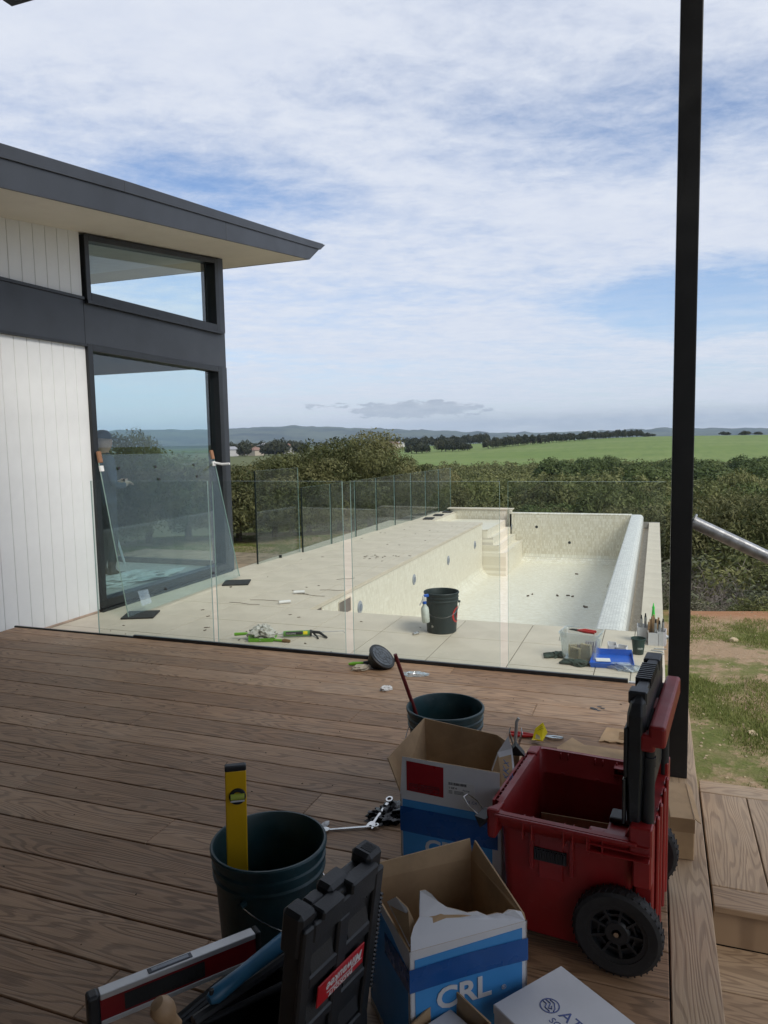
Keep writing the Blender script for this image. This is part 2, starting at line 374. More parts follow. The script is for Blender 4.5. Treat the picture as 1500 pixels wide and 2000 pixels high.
def frame(o, x, y):
    """matrix with the given origin, x direction and y direction"""
    x = Vector(x).normalized(); y = Vector(y).normalized(); z = x.cross(y)
    return Matrix(((x.x, y.x, z.x, o[0]), (x.y, y.y, z.y, o[1]), (x.z, y.z, z.z, o[2]), (0, 0, 0, 1)))
def crumple(size, seed, sub=3, amp=.35, freq=2.2, flat=True):
    bm = bmesh.new(); bmesh.ops.create_icosphere(bm, subdivisions=sub, radius=1)
    for v in bm.verts:
        n = noise.noise(v.co * freq + Vector((seed * 7.3, 0, 0))) + .6 * noise.noise(v.co * freq * 2.4 + Vector((0, seed * 3.1, 0)))
        v.co *= 1 + amp * n
        v.co = Vector((v.co.x * size[0], v.co.y * size[1], v.co.z * size[2]))
        if flat: v.co.z = max(v.co.z, -size[2] * .55)
    if flat:
        for v in bm.verts: v.co.z += size[2] * .55
    m = M(); bm.verts.index_update()
    m.add([v.co.copy() for v in bm.verts], [tuple(v.index for v in f.verts) for f in bm.faces]); bm.free(); return m
Z4 = lambda a: Matrix.Rotation(a, 4, 'Z')
PZ = -.15                                  # level of the paving round the pool

# ================================================================== terrain
def lerp_tab(tab, d):
    return np.interp(d, [a for a, b in tab], [b for a, b in tab])
def terrain(x, y):
    x = np.asarray(x, float); y = np.asarray(y, float)
    d = np.hypot(x, y); az = np.degrees(np.arctan2(x, y))
    right = lerp_tab([(0, -.42), (6, -.50), (9.6, -.62), (11, -1.3), (20, -2.9), (50, -5.4), (100, -7.8), (200, -10.6), (255, -10.8), (290, -8.6)], d)
    left = lerp_tab([(0, -.42), (8, -.24), (12, -.24), (17, -.55), (26, -2.6), (50, -5.2), (100, -7.8), (200, -10.6), (255, -10.8), (290, -8.6)], d)
    k = np.clip((az + 19) / 8, 0, 1); k = k * k * (3 - 2 * k)
    z = left * (1 - k) + right * k
    crest = np.interp(az, [-60, -30, -20, -13, -8, -3, 0, 8, 30], [-9, -8, -6.2, -3.6, -2.4, -.4, .3, -.3, -.3])
    f = np.clip((d - 290) / 410, 0, 1)
    far = -8.6 + (crest + 8.6) * (1 - (1 - f) ** 1.7)
    z = np.where(d > 290, far, z)
    g = np.clip((d - 720) / 900, 0, 1)
    z = np.where(d > 720, crest + (-34 - crest) * g * g * (3 - 2 * g), z)
    bump = .05 * np.sin(x * 1.7 + np.sin(y * 1.1) * 2) * np.cos(y * 1.3) * np.clip((d - 5) / 4, 0, 1)
    z = z + bump
    hole = (x > -4.45) & (x < .03) & (y > 6.2) & (y < 16.3)
    return np.where(hole, np.minimum(z, -3.0), z)
def polar(name, a0, a1, na, ds, lift=0.0):
    az = np.radians(np.linspace(a0, a1, na)); ds = np.asarray(ds, float)
    A, D = np.meshgrid(az, ds); X = D * np.sin(A); Y = D * np.cos(A); Z = terrain(X, Y) + lift
    m = M(); nd = len(ds)
    m.v = list(zip(X.ravel().tolist(), Y.ravel().tolist(), Z.ravel().tolist()))
    m.f = [(j * na + i, j * na + i + 1, (j + 1) * na + i + 1, (j + 1) * na + i) for j in range(nd - 1) for i in range(na - 1)]
    m.m = [0] * len(m.f); return m
def groundmat():
    m, t, b = bsdf('yard soil and turf')
    tc = t.new('ShaderNodeTexCoord').outputs['Object']; x, y, z = t.sep(tc)
    n1 = t.noise(tc, .9, 7, .6); n2 = t.noise(tc, 7, 7, .65); n3 = t.noise(tc, 40, 5, .6); n4 = t.noise(tc, .35, 4, .5)
    soil = t.mix(n2, (.28, .185, .115), (.40, .29, .195)); soil = t.mix(t.ramp(n3, .55, .75), soil, (.42, .34, .25))
    red = t.mix(n2, (.28, .13, .06), (.36, .20, .11))
    grass = t.mix(n2, (.085, .115, .028), (.16, .175, .055)); grass = t.mix(t.ramp(n3, .5, .8), grass, (.20, .19, .075))
    f = t.ramp(t.math('ADD', t.math('MULTIPLY', n1, .7), t.math('MULTIPLY', n2, .35)), .475, .56, 'SMOOTHSTEP')
    track = t.math('SUBTRACT', x, t.math('ADD', .16, t.math('MULTIPLY', t.math('SUBTRACT', y, 3.4), .118)))
    near_ = t.math('MULTIPLY', t.ramp(t.math('ABSOLUTE', track), .55, .05, 'SMOOTHSTEP'), t.ramp(n1, .42, .58))
    f = t.math('MAXIMUM', f, t.math('MULTIPLY', near_, t.ramp(x, .0, .15)))
    c = t.mix(t.math('MULTIPLY', f, .92), grass, soil)
    dist = t.vmath('LENGTH', tc, out=1)
    rim = t.math('MULTIPLY', t.ramp(dist, 8.6, 9.4, 'SMOOTHSTEP'), t.ramp(x, -.5, .6))
    c = t.mix(t.math('MULTIPLY', rim, t.ramp(n1, .35, .5)), c, red)
    scrub = t.ramp(dist, 12, 22)
    c = t.mix(scrub, c, t.mix(n1, (.06, .065, .03), (.12, .10, .06)))
    far = t.ramp(dist, 290, 320)
    c = t.mix(far, c, t.mix(n4, (.085, .105, .045), (.12, .13, .06)))
    plain = t.ramp(dist, 760, 1100)
    pn = t.noise(t.vmath('MULTIPLY', tc, (.004, .004, .004)), 1.0, 6, .6)
    c = t.mix(plain, c, t.mix(t.ramp(pn, .4, .6), (.10, .15, .05), (.05, .06, .035)))
    t.l.new(c, b.inputs['Base Color']); b.inputs['Roughness'].default_value = .95; b.inputs['Specular IOR Level'].default_value = .15
    bp = t.new('ShaderNodeBump'); bp.inputs['Strength'].default_value = .9; bp.inputs['Distance'].default_value = .03
    t.l.new(t.math('ADD', n2, t.math('MULTIPLY', n3, .4)), bp.inputs['Height']); t.l.new(bp.outputs[0], b.inputs['Normal'])
    return m
ds = np.concatenate([np.linspace(.2, 13, 90), np.geomspace(13.3, 290, 60), np.linspace(300, 760, 40), np.geomspace(790, 12000, 24)])
structure(polar('ground', -180, 180, 300, ds).build('ground', groundmat(), smooth=True, fix=False))
def fieldmat():
    m, t, b = bsdf('young green crop')
    tc = t.new('ShaderNodeTexCoord').outputs['Object']
    n1 = t.noise(t.vmath('MULTIPLY', tc, (.012, .03, .03)), 1.0, 6, .6); n2 = t.noise(t.vmath('MULTIPLY', tc, (.25, .04, .1)), 1.0, 5, .6)
    c = t.mix(t.ramp(n1, .35, .7), (.125, .185, .052), (.175, .220, .082)); c = t.mix(t.math('MULTIPLY', t.ramp(n2, .45, .7), .6), c, (.10, .155, .05))
    t.l.new(c, b.inputs['Base Color']); b.inputs['Roughness'].default_value = .9; b.inputs['Specular IOR Level'].default_value = .1
    return m
structure(polar('green_field', -20.5, 14, 120, np.linspace(272, 726, 50), .12).build('green_field', fieldmat(), smooth=True, fix=False))
def hillmat():
    m, t, b = bsdf('wooded range')
    tc = t.new('ShaderNodeTexCoord').outputs['Object']
    n = t.noise(t.vmath('MULTIPLY', tc, (.0022, .0022, .006)), 1.0, 8, .65)
    t.l.new(t.mix(t.ramp(n, .40, .56), (.020, .032, .032), (.075, .09, .06)), b.inputs['Base Color']); b.inputs['Roughness'].default_value = 1
    b.inputs['Specular IOR Level'].default_value = 0; return m
def ridge(az, k):
    h = np.interp(az, [-60, -46, -40, -33, -30, -27, -24, -20, -16, -12, -8, -4, 0, 3, 6, 10, 20],
                  [70, 95, 118, 112, 124, 130, 116, 92, 72, 48, 40, 44, 54, 46, 40, 34, 20])
    w = np.array([noise.noise((a * .9 + k * 11, k * 3.0, 0)) + .5 * noise.noise((a * 2.7, k, 5)) + .25 * noise.noise((a * 8, k, 9)) for a in az.ravel()]).reshape(az.shape)
    return h * 1.45 + 16 * w
def hills():
    na, nd = 260, 14; az = np.linspace(-62, 22, na); m = M(); rows = []
    for j in range(nd):
        f = j / (nd - 1); D = 6200 + 2600 * f
        spur = np.array([noise.noise((a * .55, f * 2.2, 2)) for a in az])
        z = -34 + (ridge(az, 0) + 34) * (math.sin(f * math.pi / 2) ** 1.2) + spur * 22 * math.sin(f * math.pi)
        rows.append([(D * math.sin(R(a)), D * math.cos(R(a)), float(q)) for a, q in zip(az, z)])
    for r in rows: m.v += r
    m.v += [(p[0] * 1.2, p[1] * 1.2, -60.) for p in rows[-1]]
    m.f = [(j * na + i, j * na + i + 1, (j + 1) * na + i + 1, (j + 1) * na + i) for j in range(nd) for i in range(na - 1)]; m.m = [0] * len(m.f)
    structure(m.build('distant_hills', hillmat(), smooth=True, fix=False))
hills()
# the air: pale even haze that turns the far range blue
hz = M().box(-13000, 13000, -12800, 13200, -75, 290).build('haze', []) 
hm = bpy.data.materials.new('haze air'); hm.use_nodes = True; ht = NT(hm.node_tree); ht.n.clear()
ho = ht.new('ShaderNodeOutputMaterial'); hv = ht.new('ShaderNodeVolumePrincipled'); ht.l.new(hv.outputs[0], ho.inputs['Volume'])
hv.inputs['Color'].default_value = (.66, .82, 1, 1); hv.inputs['Density'].default_value = 7e-5; hv.inputs['Anisotropy'].default_value = 0.0
hz.data.materials.clear(); hz.data.materials.append(hm); hz['kind'] = 'stuff'

# ================================================================== deck
deck = thing('deck', None, None); structure(deck)
XB0, XB1 = .060, .186
def board(x0, x1, y0, y1, m=DECK, parent=None, z=0.0, name='deck_board'):
    w, d = x1 - x0, y1 - y0
    if d > w:                                # grain runs along local x
        o = M().box(-d / 2, d / 2, -w / 2, w / 2, -.023, 0).build(name, m, parent, bevel=.0025); o.rotation_euler = (0, 0, R(90))
    else:
        o = M().box(-w / 2, w / 2, -d / 2, d / 2, -.023, 0).build(name, m, parent, bevel=.0025)
    o.location = ((x0 + x1) / 2, (y0 + y1) / 2, z + random.uniform(-.0006, .0006)); return o
pitch = .1885; k0 = -14
row = 0
yb = 2.508 + k0 * pitch
joints = {0: [-2.6], 1: [-1.76], 5: [-2.6, -.9], 7: [-1.2], 9: [-3.2, -.5], 3: [-3.4], 2: [-.95]}
while yb < 4.52:
    y1 = min(yb + pitch, 4.528)
    i = round((yb - 2.508) / pitch)
    js = {-2: [-1.762], -1: [-2.59], 3: [-2.60], 5: [-1.5], 7: [-3.1, -.6], 1: [-.95, -3.6], 9: [-2.2], -4: [-2.9], -6: [-1.4]}.get(i, [random.uniform(-4, -.6)])
    xs = [-4.93] + sorted(js) + [XB0 - .004]
    for a, b in zip(xs[:-1], xs[1:]): board(a + .0008, b - .0008, yb + .0025, y1 - .0025, DECK, deck)
    yb += pitch
board(XB0, XB1, -2.0, .9, PALEDECK, deck); board(XB0, XB1, .902, 4.53, PALEDECK, deck)
M().box(-4.92, .16, -2.0, 4.50, -.20, -.026).build('deck_frame', STEEL_BLACK, deck)
M().box(.162, .184, -2.0, 4.53, -.47, -.025).build('fascia_board', PALEDECK, deck)
# steps beside the deck
st = thing('deck_steps', 'wide timber steps with mitred edge boards beside the black post', 'steps', (0, 0, 0))
def sb(x0, x1, y0, y1, z, name='tread_board', m=PALEDECK): return board(x0, x1, y0, y1, m, st, z, name)
ZT = -.17
sb(.215, 1.7, 3.565, 3.685, ZT); sb(.215, .405, 2.808, 3.56, ZT); sb(.410, .60, 2.808, 3.56, ZT); sb(.605, .795, 2.808, 3.56, ZT); sb(.80, 1.0, 2.808, 3.56, ZT)
sb(.215, 1.7, 2.675, 2.803, ZT)
M().box(.215, 1.7, 2.690, 2.712, -.318, -.195).build('riser_board', PALEDECK, st)
M().box(.215, 1.7, 2.712, 3.67, -.46, -.194).build('step_frame', STEEL_BLACK, st)
sb(.215, 1.7, 2.46, 2.688, -.32); sb(.215, 1.7, 2.23, 2.455, -.32)
M().box(.215, 1.7, 2.25, 2.68, -.46, -.344).build('step_frame', STEEL_BLACK, st)

# ================================================================== veranda over the viewer
ver = thing('veranda', 'black steel veranda frame with square post standing beside red toolbox', 'veranda', (0, 0, 0))
M().box(.062, .146, 3.297, 3.381, 0, 4.02).build('post', STEEL_BLACK, ver, bevel=.004, seg=2)
M().box(-3.375, .75, 3.30, 3.36, 3.895, 4.10).build('roof_beam', STEEL_BLACK, ver)
M().box(-3.36, .75, -3.0, 3.299, 4.02, 4.06).build('roof_sheet', CHAR, ver)
M().box(.752, 4.6, -3.0, 2.1, 4.02, 4.06).build('roof_sheet', CHAR, ver)  # unseen roof extension, added to keep the sun off the deck
M().box(-5.3, -3.37, -3.0, 2.4, 4.02, 4.06).build('roof_sheet', CHAR, ver)
hr = thing('handrail', 'bare galvanised pipe handrail sloping down from the black post', 'handrail', (0, 0, 0))
M().tube([(.148, 3.34, 1.108), (.437, 3.34, .967), (1.6, 3.34, .40)], .0262, 16).build('rail', GALV, hr, smooth=True)
M().cyl((.1462, 3.34, 1.109), (.153, 3.34, 1.106), .036, n=16).build('flange', GALV, hr)
M().cyl((1.5, 3.34, .44), (1.5, 3.34, -.6), .024, n=12).build('upright', GALV, hr)
# unseen house walls, added to shade the near deck; rear one greyed for fill
hb = structure(M().box(-6.5, 1.2, -1.3, -1.0, -.5, 4.6).build('rear_shade_wall', mat('grey rendered wall', (.30, .28, .26), .9)))
structure(M().box(-5.3, -5.05, -.999, 2.19, -.5, 4.0).build('left_shade_wall', CHAR))

# ================================================================== the wing with the corner window
hs = thing('house', 'white boarded house wing with charcoal roof edge and corner windows', 'house', (0, 0, 0))
XW, YC = -5.10, 8.14
SL = .117
def soffz(y): return 3.358 + SL * (y - 4.81)
# boards below and above the band
yb = 5.705
while yb > 2.2:
    M().box(-.02, 0, .0012, .1388, -.155, 2.415).build('cladding_board', WHITE, hs, (XW, yb - .14, 0), bevel=.0035)
    z1 = soffz(yb - .07)
    M().add([(-.02, .0012, 2.87), (0, .0012, 2.87), (0, .1388, 2.87), (-.02, .1388, 2.87), (-.02, .0012, z1), (0, .0012, z1), (0, .1388, z1 + .016), (-.02, .1388, z1 + .016)],
            [(3, 2, 1, 0), (4, 5, 6, 7), (0, 1, 5, 4), (1, 2, 6, 5), (2, 3, 7, 6), (3, 0, 4, 7)]).build('cladding_board', WHITE, hs, (XW, yb - .14, 0), bevel=.0035)
    yb -= .14
M().box(XW - .16, XW - .022, 2.2, 5.70, -.15, 3.4).build('wall', PLASTERB, hs)
M().box(XW - .02, XW + .012, 4.6, 5.70, PZ - .0, PZ + .018).build('base_strip', mat('terracotta base strip', (.45, .34, .26), .8), hs)
# charcoal band with its drip edges
M().box(XW - .12, XW + .012, 2.2, 5.697, 2.42, 2.868).build('band_panel', CHAR, hs, bevel=.002)
M().box(XW - .12, XW + .012, 5.701, YC, 2.42, 2.838).build('band_panel', CHAR, hs, bevel=.002)
M().box(XW - .1, XW + .028, 2.2, 5.70, 2.846, 2.872).build('drip_edge', BLACKAL, hs)
M().box(XW - .1, XW + .030, 2.2, 5.70, 2.412, 2.436).build('drip_edge', BLACKAL, hs)
def window(y0, y1, zb, zt0, zt1, name, sill, fw=.075):
    w = M()
    f = lambda y: zt0 + (zt1 - zt0) * (y - y0) / (y1 - y0)
    def bar(ya, yb_, za0, za1, zb0, zb1, xo, xi):
        w.add([(xi, ya, za0), (xo, ya, za0), (xo, yb_, za1), (xi, yb_, za1), (xi, ya, zb0), (xo, ya, zb0), (xo, yb_, zb1), (xi, yb_, zb1)],
              [(3, 2, 1, 0), (4, 5, 6, 7), (0, 1, 5, 4), (1, 2, 6, 5), (2, 3, 7, 6), (3, 0, 4, 7)])
    xo, xi = XW + .03, XW - .10
    bar(y0, y0 + fw * .8, zb, zb, f(y0), f(y0 + fw * .8), xo, xi); bar(y1 - fw, y1, zb, zb, f(y1 - fw), f(y1), xo, xi)
    bar(y0 + fw * .8, y1 - fw, zb, zb, zb + fw, zb + fw, xo, xi)
    bar(y0 + fw * .8, y1 - fw, f(y0 + fw * .8) - fw * .75, f(y1 - fw) - fw * .75, f(y0 + fw * .8), f(y1 - fw), xo, xi)
    o = w.build('window_frame', BLACKAL, hs, bevel=.003)
    g = M(); a, b = y0 + fw * .8 - .004, y1 - fw + .004
    za, zc = f(a) - fw * .75 + .003, f(b) - fw * .75 + .003
    g.add([(XW - .05, a, zb + fw - .004), (XW - .05, b, zb + fw - .004), (XW - .05, b, zc), (XW - .05, a, za)], [(0, 1, 2, 3)])
    g.build('pane', GLASS_WIN, o, fix=False)
    # drip sill along the foot of the frame
    M().box(XW - .05, XW + .055, y0 - .02, y1 + .03, zb - .034, zb - .004).build('sill', BLACKAL, o)
    return o
window(5.705, 8.02, PZ + .03, 2.44, 2.415, 'window', True, .085)
window(5.735, 8.02, 2.85, soffz(5.735) - .012, soffz(8.02) - .012, 'window', True)
M().box(XW - .13, XW + .02, 8.022, YC, PZ, 2.418).build('corner_trim', CHAR, hs, bevel=.003)
M().add([(XW - .13, 8.022, 2.84), (XW + .02, 8.022, 2.84), (XW + .02, YC, 2.84), (XW - .13, YC, 2.84), (XW - .13, 8.022, soffz(8.02)), (XW + .02, 8.022, soffz(8.02)), (XW + .02, YC, soffz(YC)), (XW - .13, YC, soffz(YC))],
        [(3, 2, 1, 0), (4, 5, 6, 7), (0, 1, 5, 4), (1, 2, 6, 5), (2, 3, 7, 6), (3, 0, 4, 7)]).build('corner_trim', CHAR, hs, bevel=.003)
# room behind the glass: floor, ceiling, glazed far side
M().box(-10.4, XW - .12, 2.2, YC - .02, -.155, -.10).build('room_floor', ROOMFLOOR, hs)
M().add([(-10.4, 2.2, soffz(2.2)), (XW - .1, 2.2, soffz(2.2)), (XW - .1, 8.1, soffz(8.1)), (-10.4, 8.1, soffz(8.1))], [(0, 1, 2, 3)]).build('ceiling', PLASTERB, hs)
M().box(-10.4, XW - .161, 2.2, 2.35, -.1, 3.0).build('room_wall', PLASTERB, hs)
M().box(-10.5, -10.4, 2.2, YC, -.1, 3.5).build('room_wall', PLASTERB, hs)
M().box(-10.4, XW - .13, 8.06, YC - .004, 2.42, 2.84).build('band_panel', CHAR, hs)
fr = M()
for xx in (-10.3, -7.9, -5.30): fr.box(xx - .035, xx + .035, 8.04, 8.10, -.1, 2.42); 
fr.box(-10.26, -5.33, 8.045, 8.095, -.1, -.03)
for xx in (-10.3, -7.9, -5.30): fr.box(xx - .035, xx + .035, 8.04, 8.10, 2.84, 3.70)
fo = fr.build('window_frame', BLACKAL, hs)
M().add([(-10.3, 8.07, -.03), (-5.3, 8.07, -.03), (-5.3, 8.07, 2.42), (-10.3, 8.07, 2.42)], [(0, 1, 2, 3)]).build('pane', glass('far window glass', (.90, .95, .95), .25, .02), fo, fix=False)
# roof: raked edge with capping, soffit
XF = -4.30
def raked(xa, xb, ya, yb_, h0, h1, lead=0.0, name='fascia', m=CHAR):
    b = M(); z = soffz
    b.add([(xa, ya, z(ya) + h0), (xb, ya, z(ya) + h0), (xb, yb_ + lead * h0, z(yb_ + lead * h0) + h0 - lead * h0 * SL), (xa, yb_ + lead * h0, z(yb_ + lead * h0) + h0 - lead * h0 * SL),
           (xa, ya, z(ya) + h1), (xb, ya, z(ya) + h1), (xb, yb_ + lead * h1, z(yb_) + h1), (xa, yb_ + lead * h1, z(yb_) + h1)],
          [(3, 2, 1, 0), (4, 5, 6, 7), (0, 1, 5, 4), (1, 2, 6, 5), (2, 3, 7, 6), (3, 0, 4, 7)])
    return b.build(name, m, hs, bevel=.002)
raked(XF - .02, XF, 2.0, 6.98, 0, .20); raked(XF - .02, XF, 6.984, 9.0, 0, .20, 1.55)
raked(XF - .02, XF + .014, 2.0, 5.37, .20, .296, name='roof_capping'); raked(XF - .02, XF + .014, 5.373, 9.0, .20, .296, 1.62, name='roof_capping')
M().add([(XF - .02, 2.0, soffz(2.0) + .004), (XF - .02, 8.99, soffz(8.99) + .004), (-10.8, 8.99, soffz(8.99) + .004), (-10.8, 2.0, soffz(2.0) + .004)], [(0, 1, 2, 3)]).build('soffit', SOFFIT, hs)
b = M(); z0, z1 = soffz(9.0), soffz(9.0) + .30
b.add([(XF - .02, 9.0, z0), (-10.8, 9.0, z0), (-10.8, 9.47, z1), (XF - .02, 9.47, z1), (XF - .02, 8.98, z0), (-10.8, 8.98, z0), (-10.8, 9.45, z1), (XF - .02, 9.45, z1)],
      [(0, 1, 2, 3), (7, 6, 5, 4), (0, 4, 5, 1), (3, 2, 6, 7), (0, 3, 7, 4), (1, 5, 6, 2)]).build('fascia', CHAR, hs)
M().add([(XF, 2.0, soffz(2.0) + .29), (XF, 9.45, soffz(9.45) + .25), (-10.8, 9.45, soffz(9.45) + .25), (-10.8, 2.0, soffz(2.0) + .29)], [(0, 1, 2, 3)]).build('roof', CHAR, hs)

# things in the room
def person():
    p = thing('person', 'person in dark jacket, cap and work trousers standing behind the window', 'person', (-6.12, 7.02, -.10), (0, 0, R(-25)))
    V = []; Ed = []; Rd = []
    def v(co, r, par=None):
        V.append(co); Rd.append(r)
        if par is not None: Ed.append((par, len(V) - 1))
        return len(V) - 1
    pel = v((0, 0, .95), (.165, .115)); sp = v((0, .0, 1.12), (.155, .115), pel); ch = v((0, .01, 1.30), (.175, .125), sp)
    up = v((0, 0, 1.42), (.13, .09), ch); nk = v((0, .015, 1.50), (.058, .058), up); hd0 = v((0, .03, 1.58), (.075, .085), nk); hd = v((0, .03, 1.66), (.082, .10), hd0); v((0, .02, 1.72), (.06, .075), hd)
    v((0, .13, 1.60), (.016, .02), hd0)
    for s in (-1, 1):
        sh = v((s * .19, 0, 1.40), (.065, .065), up); el = v((s * .275, .0, 1.11), (.05, .05), sh); wr = v((s * .15, .18, 1.10), (.036, .032), el); pm = v((s * .09, .235, 1.13), (.04, .024), wr)
        for k, (dx, L) in enumerate(((-.028, .07), (-.010, .08), (.010, .075), (.028, .06))):
            a = v((s * .09 + dx, .27, 1.135), (.010, .010), pm); b_ = v((s * .09 + dx - s * .01, .27 + L * .5, 1.12), (.009, .009), a); v((s * .09 + dx - s * .015, .27 + L * .8, 1.095), (.008, .008), b_)
        a = v((s * .055, .235, 1.16), (.011, .011), pm); v((s * .04, .28, 1.17), (.009, .009), a)
        hp = v((s * .095, 0, .86), (.098, .10), pel); kn = v((s * .115, .03, .49), (.066, .066), hp); an = v((s * .125, -.02, .10), (.048, .052), kn); v((s * .14, .05, .045), (.045, .042), an); v((s * .15, .17, .035), (.042, .03), len(V) - 1)
    me = bpy.data.meshes.new('person_body'); me.from_pydata(V, Ed, []); o = link('body', me, p)
    sk = o.modifiers.new('skin', 'SKIN'); sk.use_smooth_shade = True
    for d_, r in zip(me.skin_vertices[0].data, Rd): d_.radius = r; d_.use_root = False
    me.skin_vertices[0].data[0].use_root = True
    ss = o.modifiers.new('sub', 'SUBSURF'); ss.levels = ss.render_levels = 2
    dg = bpy.context.evaluated_depsgraph_get(); em = bpy.data.meshes.new_from_object(o.evaluated_get(dg))
    o.modifiers.clear(); o.data = em; em.materials.clear()
    for m_ in (JACKET, TROUSERS, SKIN, RUBBER): em.materials.append(m_)
    for f in em.polygons:
        c = f.center; f.use_smooth = True
        f.material_index = 2 if (c.z > 1.49 or (c.y > .195 and c.z > 1.05)) else 0 if c.z > .90 else 1 if c.z > .10 else 3
    cp = M().lathe([(.001, .105), (.05, .098), (.085, .065), (.098, .02), (.100, 0)], 20); cp.slab([(.07 * math.cos(a), .06 + .11 * math.sin(a), 0) for a in np.linspace(-.2, math.pi + .2, 12)], (0, 0, .008))
    cp.build('cap', [JACKET, JACKET], p, (0, .02, 1.655), (R(-4), 0, 0), smooth=True)
    for s in (-1, 1): M().lathe([(.001, .009), (.008, .005), (.009, 0), (.008, -.005), (.001, -.009)], 10).build('eye', PAPER, p, (s * .03, .118, 1.625))
person()
sl_ = thing('stepladder', 'pale folding stepladder standing behind person inside the window', 'ladder', (-6.75, 7.55, -.1), (0, 0, R(20)))
for s in (-1, 1):
    M().tube([(s * .25, -.28, 0), (s * .18, 0, .72)], .02, 6).build('rail', SILVER, sl_); M().tube([(s * .25, .28, 0), (s * .18, .01, .72)], .016, 6).build('rail', SILVER, sl_)
for k in range(1, 4): f = k / 3.2; M().box(-.25 + .07 * f, .25 - .07 * f, -.28 + .28 * f - .03, -.28 + .28 * f + .04, .72 * f - .01, .72 * f + .012).build('rung', SILVER, sl_)
tag(crumple((.75, .16, .07), 3, 4, .5, 3).build('plastic_sheet', FILM, None, (-5.72, 6.7, -.10), (0, 0, R(70)), smooth=True), 'crumpled roll of clear plastic sheeting on the room floor', 'plastic sheet')

# ================================================================== paving and pool
pv = thing('pool_paving', None, None); structure(pv)
def tile(x0, x1, y0, y1, z=PZ, m=PAVE, par=pv, th=.02, name='paving_tile'):
    g = .0032
    return M().box(-(x1 - x0) / 2 + g, (x1 - x0) / 2 - g, -(y1 - y0) / 2 + g, (y1 - y0) / 2 - g, -th, 0).build(name, m, par, ((x0 + x1) / 2, (y0 + y1) / 2, z + random.uniform(-.0008, .0008)), bevel=.0015)
XS = [-5.085, -4.581, -3.981, -3.381, -2.781, -2.181, -1.581, -.981, -.381, -.141, .083]
for y0, y1 in ((4.57, 5.17), (5.17, 5.77), (5.77, 6.362)):
    for a, b_ in zip(XS[:-1], XS[1:]): tile(a, b_, y0, y1)
y = 6.362
while y < 14.0:
    y1 = min(y + .6, 14.06)
    for a, b_ in zip([-5.085, -4.581, -3.981, -3.381], [-4.581, -3.981, -3.381, -3.152]): tile(a, b_, y, y1)
    y += .6
y = 14.06
while y < 15.95: tile(-4.62, -4.2, y, min(y + .6, 15.95)); y += .6
def joint_slab(x0, x1, y0, y1, z0, z1, m=JOINT, name='terrace_slab'): return M().box(x0, x1, y0, y1, z0, z1).build(name, m, pv)
joint_slab(XW, .08, 4.54, 6.35, -.6, PZ - .004); joint_slab(XW, -3.17, 6.35, 14.055, -1.4, PZ - .004); joint_slab(-5.0, -4.205, 14.055, 16.1, -1.4, PZ - .004)
# brown unfinished strip left of the paving
structure(M().box(-7.6, XW - .005, 8.18, 9.6, -.4, PZ - .02).build('unpaved_strip', mat('compacted brown fill', (.30, .22, .15), .95, bump=.5, bscale=30, var=.2)))
pool = thing('swimming_pool', 'empty cream mosaic pool with white overflow edge beyond the glass fence', 'pool', (0, 0, 0))
PB = -1.2
wl = M().box(-3.19, -3.165, 6.362, 14.06, PB - .1, PZ - .021).build('pool_wall', WALLX, pool)
M().box(-3.175, -3.155, 6.365, 14.07, PZ - .048, PZ - .0205).build('coping_edge', PAVE, pool, bevel=.004)
M().box(-2.97, -.46, 15.9, 16.12, PB - .1, PZ - .02).build('pool_wall', WALLY, pool)
M().box(-2.975, -.455, 15.895, 16.13, PZ - .0198, PZ).build('wall_cap', WALLY, pool, bevel=.006)
M().box(-4.32, -2.98, 16.0, 16.22, PB - .1, PZ + .055).build('pool_wall', WALLY, pool)
M().box(-4.40, -2.93, 15.98, 16.24, PZ + .0553, PZ + .08).build('wall_cap', PAVE, pool, bevel=.004)
M().box(-2.978, -2.93, 15.9, 16.0, PB - .1, PZ + .055).build('pool_wall', WALLX, pool)
M().box(-4.22, -4.20, 14.06, 16.0, PB - .1, PZ - .021).build('pool_wall', WALLX, pool)
M().box(-4.2, -3.192, 14.056, 14.069, PB - .1, PZ - .021).build('pool_wall', WALLY, pool)
for q_, (zt, xe) in enumerate(((-.30, -3.06), (-.45, -2.95), (-.60, -2.84), (-.74, -2.70))):
    M().box(-4.2, xe, 14.072 + .004 * (3 - q_), 15.89 - .003 * (3 - q_), PB - .05 - .01 * q_, zt).build('step', WALLX, pool, bevel=.006)
    M().box(xe - .035, xe + .004, 14.07, 15.87, zt + .0004, zt + .0045).build('step_nosing', WALLX, pool)
fl = M()
prof = [(-3.165, PB + .18)] + [(-3.165 + .18 - .18 * math.cos(a), PB + .18 - .18 * math.sin(a)) for a in np.linspace(.15, math.pi / 2, 6)] + [(-.463, PB)]
fl.add([(x_, y_, z_) for x_, z_ in prof for y_ in (6.37, 15.72)], [(2 * i, 2 * i + 2, 2 * i + 3, 2 * i + 1) for i in range(len(prof) - 1)])
fl.build('pool_floor', FLOORM, pool, smooth=True)
pr2 = [(15.72, PB)] + [(15.72 + .18 * math.sin(a), PB + .18 - .18 * math.cos(a)) for a in np.linspace(.15, math.pi / 2, 7)]
M().add([(x_, y_, z_) for y_, z_ in pr2 for x_ in (-3.1, -.463)], [(2 * i, 2 * i + 2, 2 * i + 3, 2 * i + 1) for i in range(len(pr2) - 1)]).build('floor_cove', FLOORM, pool, smooth=True)
M().box(-3.16, -.46, 6.345, 6.364, PB - .1, PZ - .021).build('pool_wall', WALLY, pool)
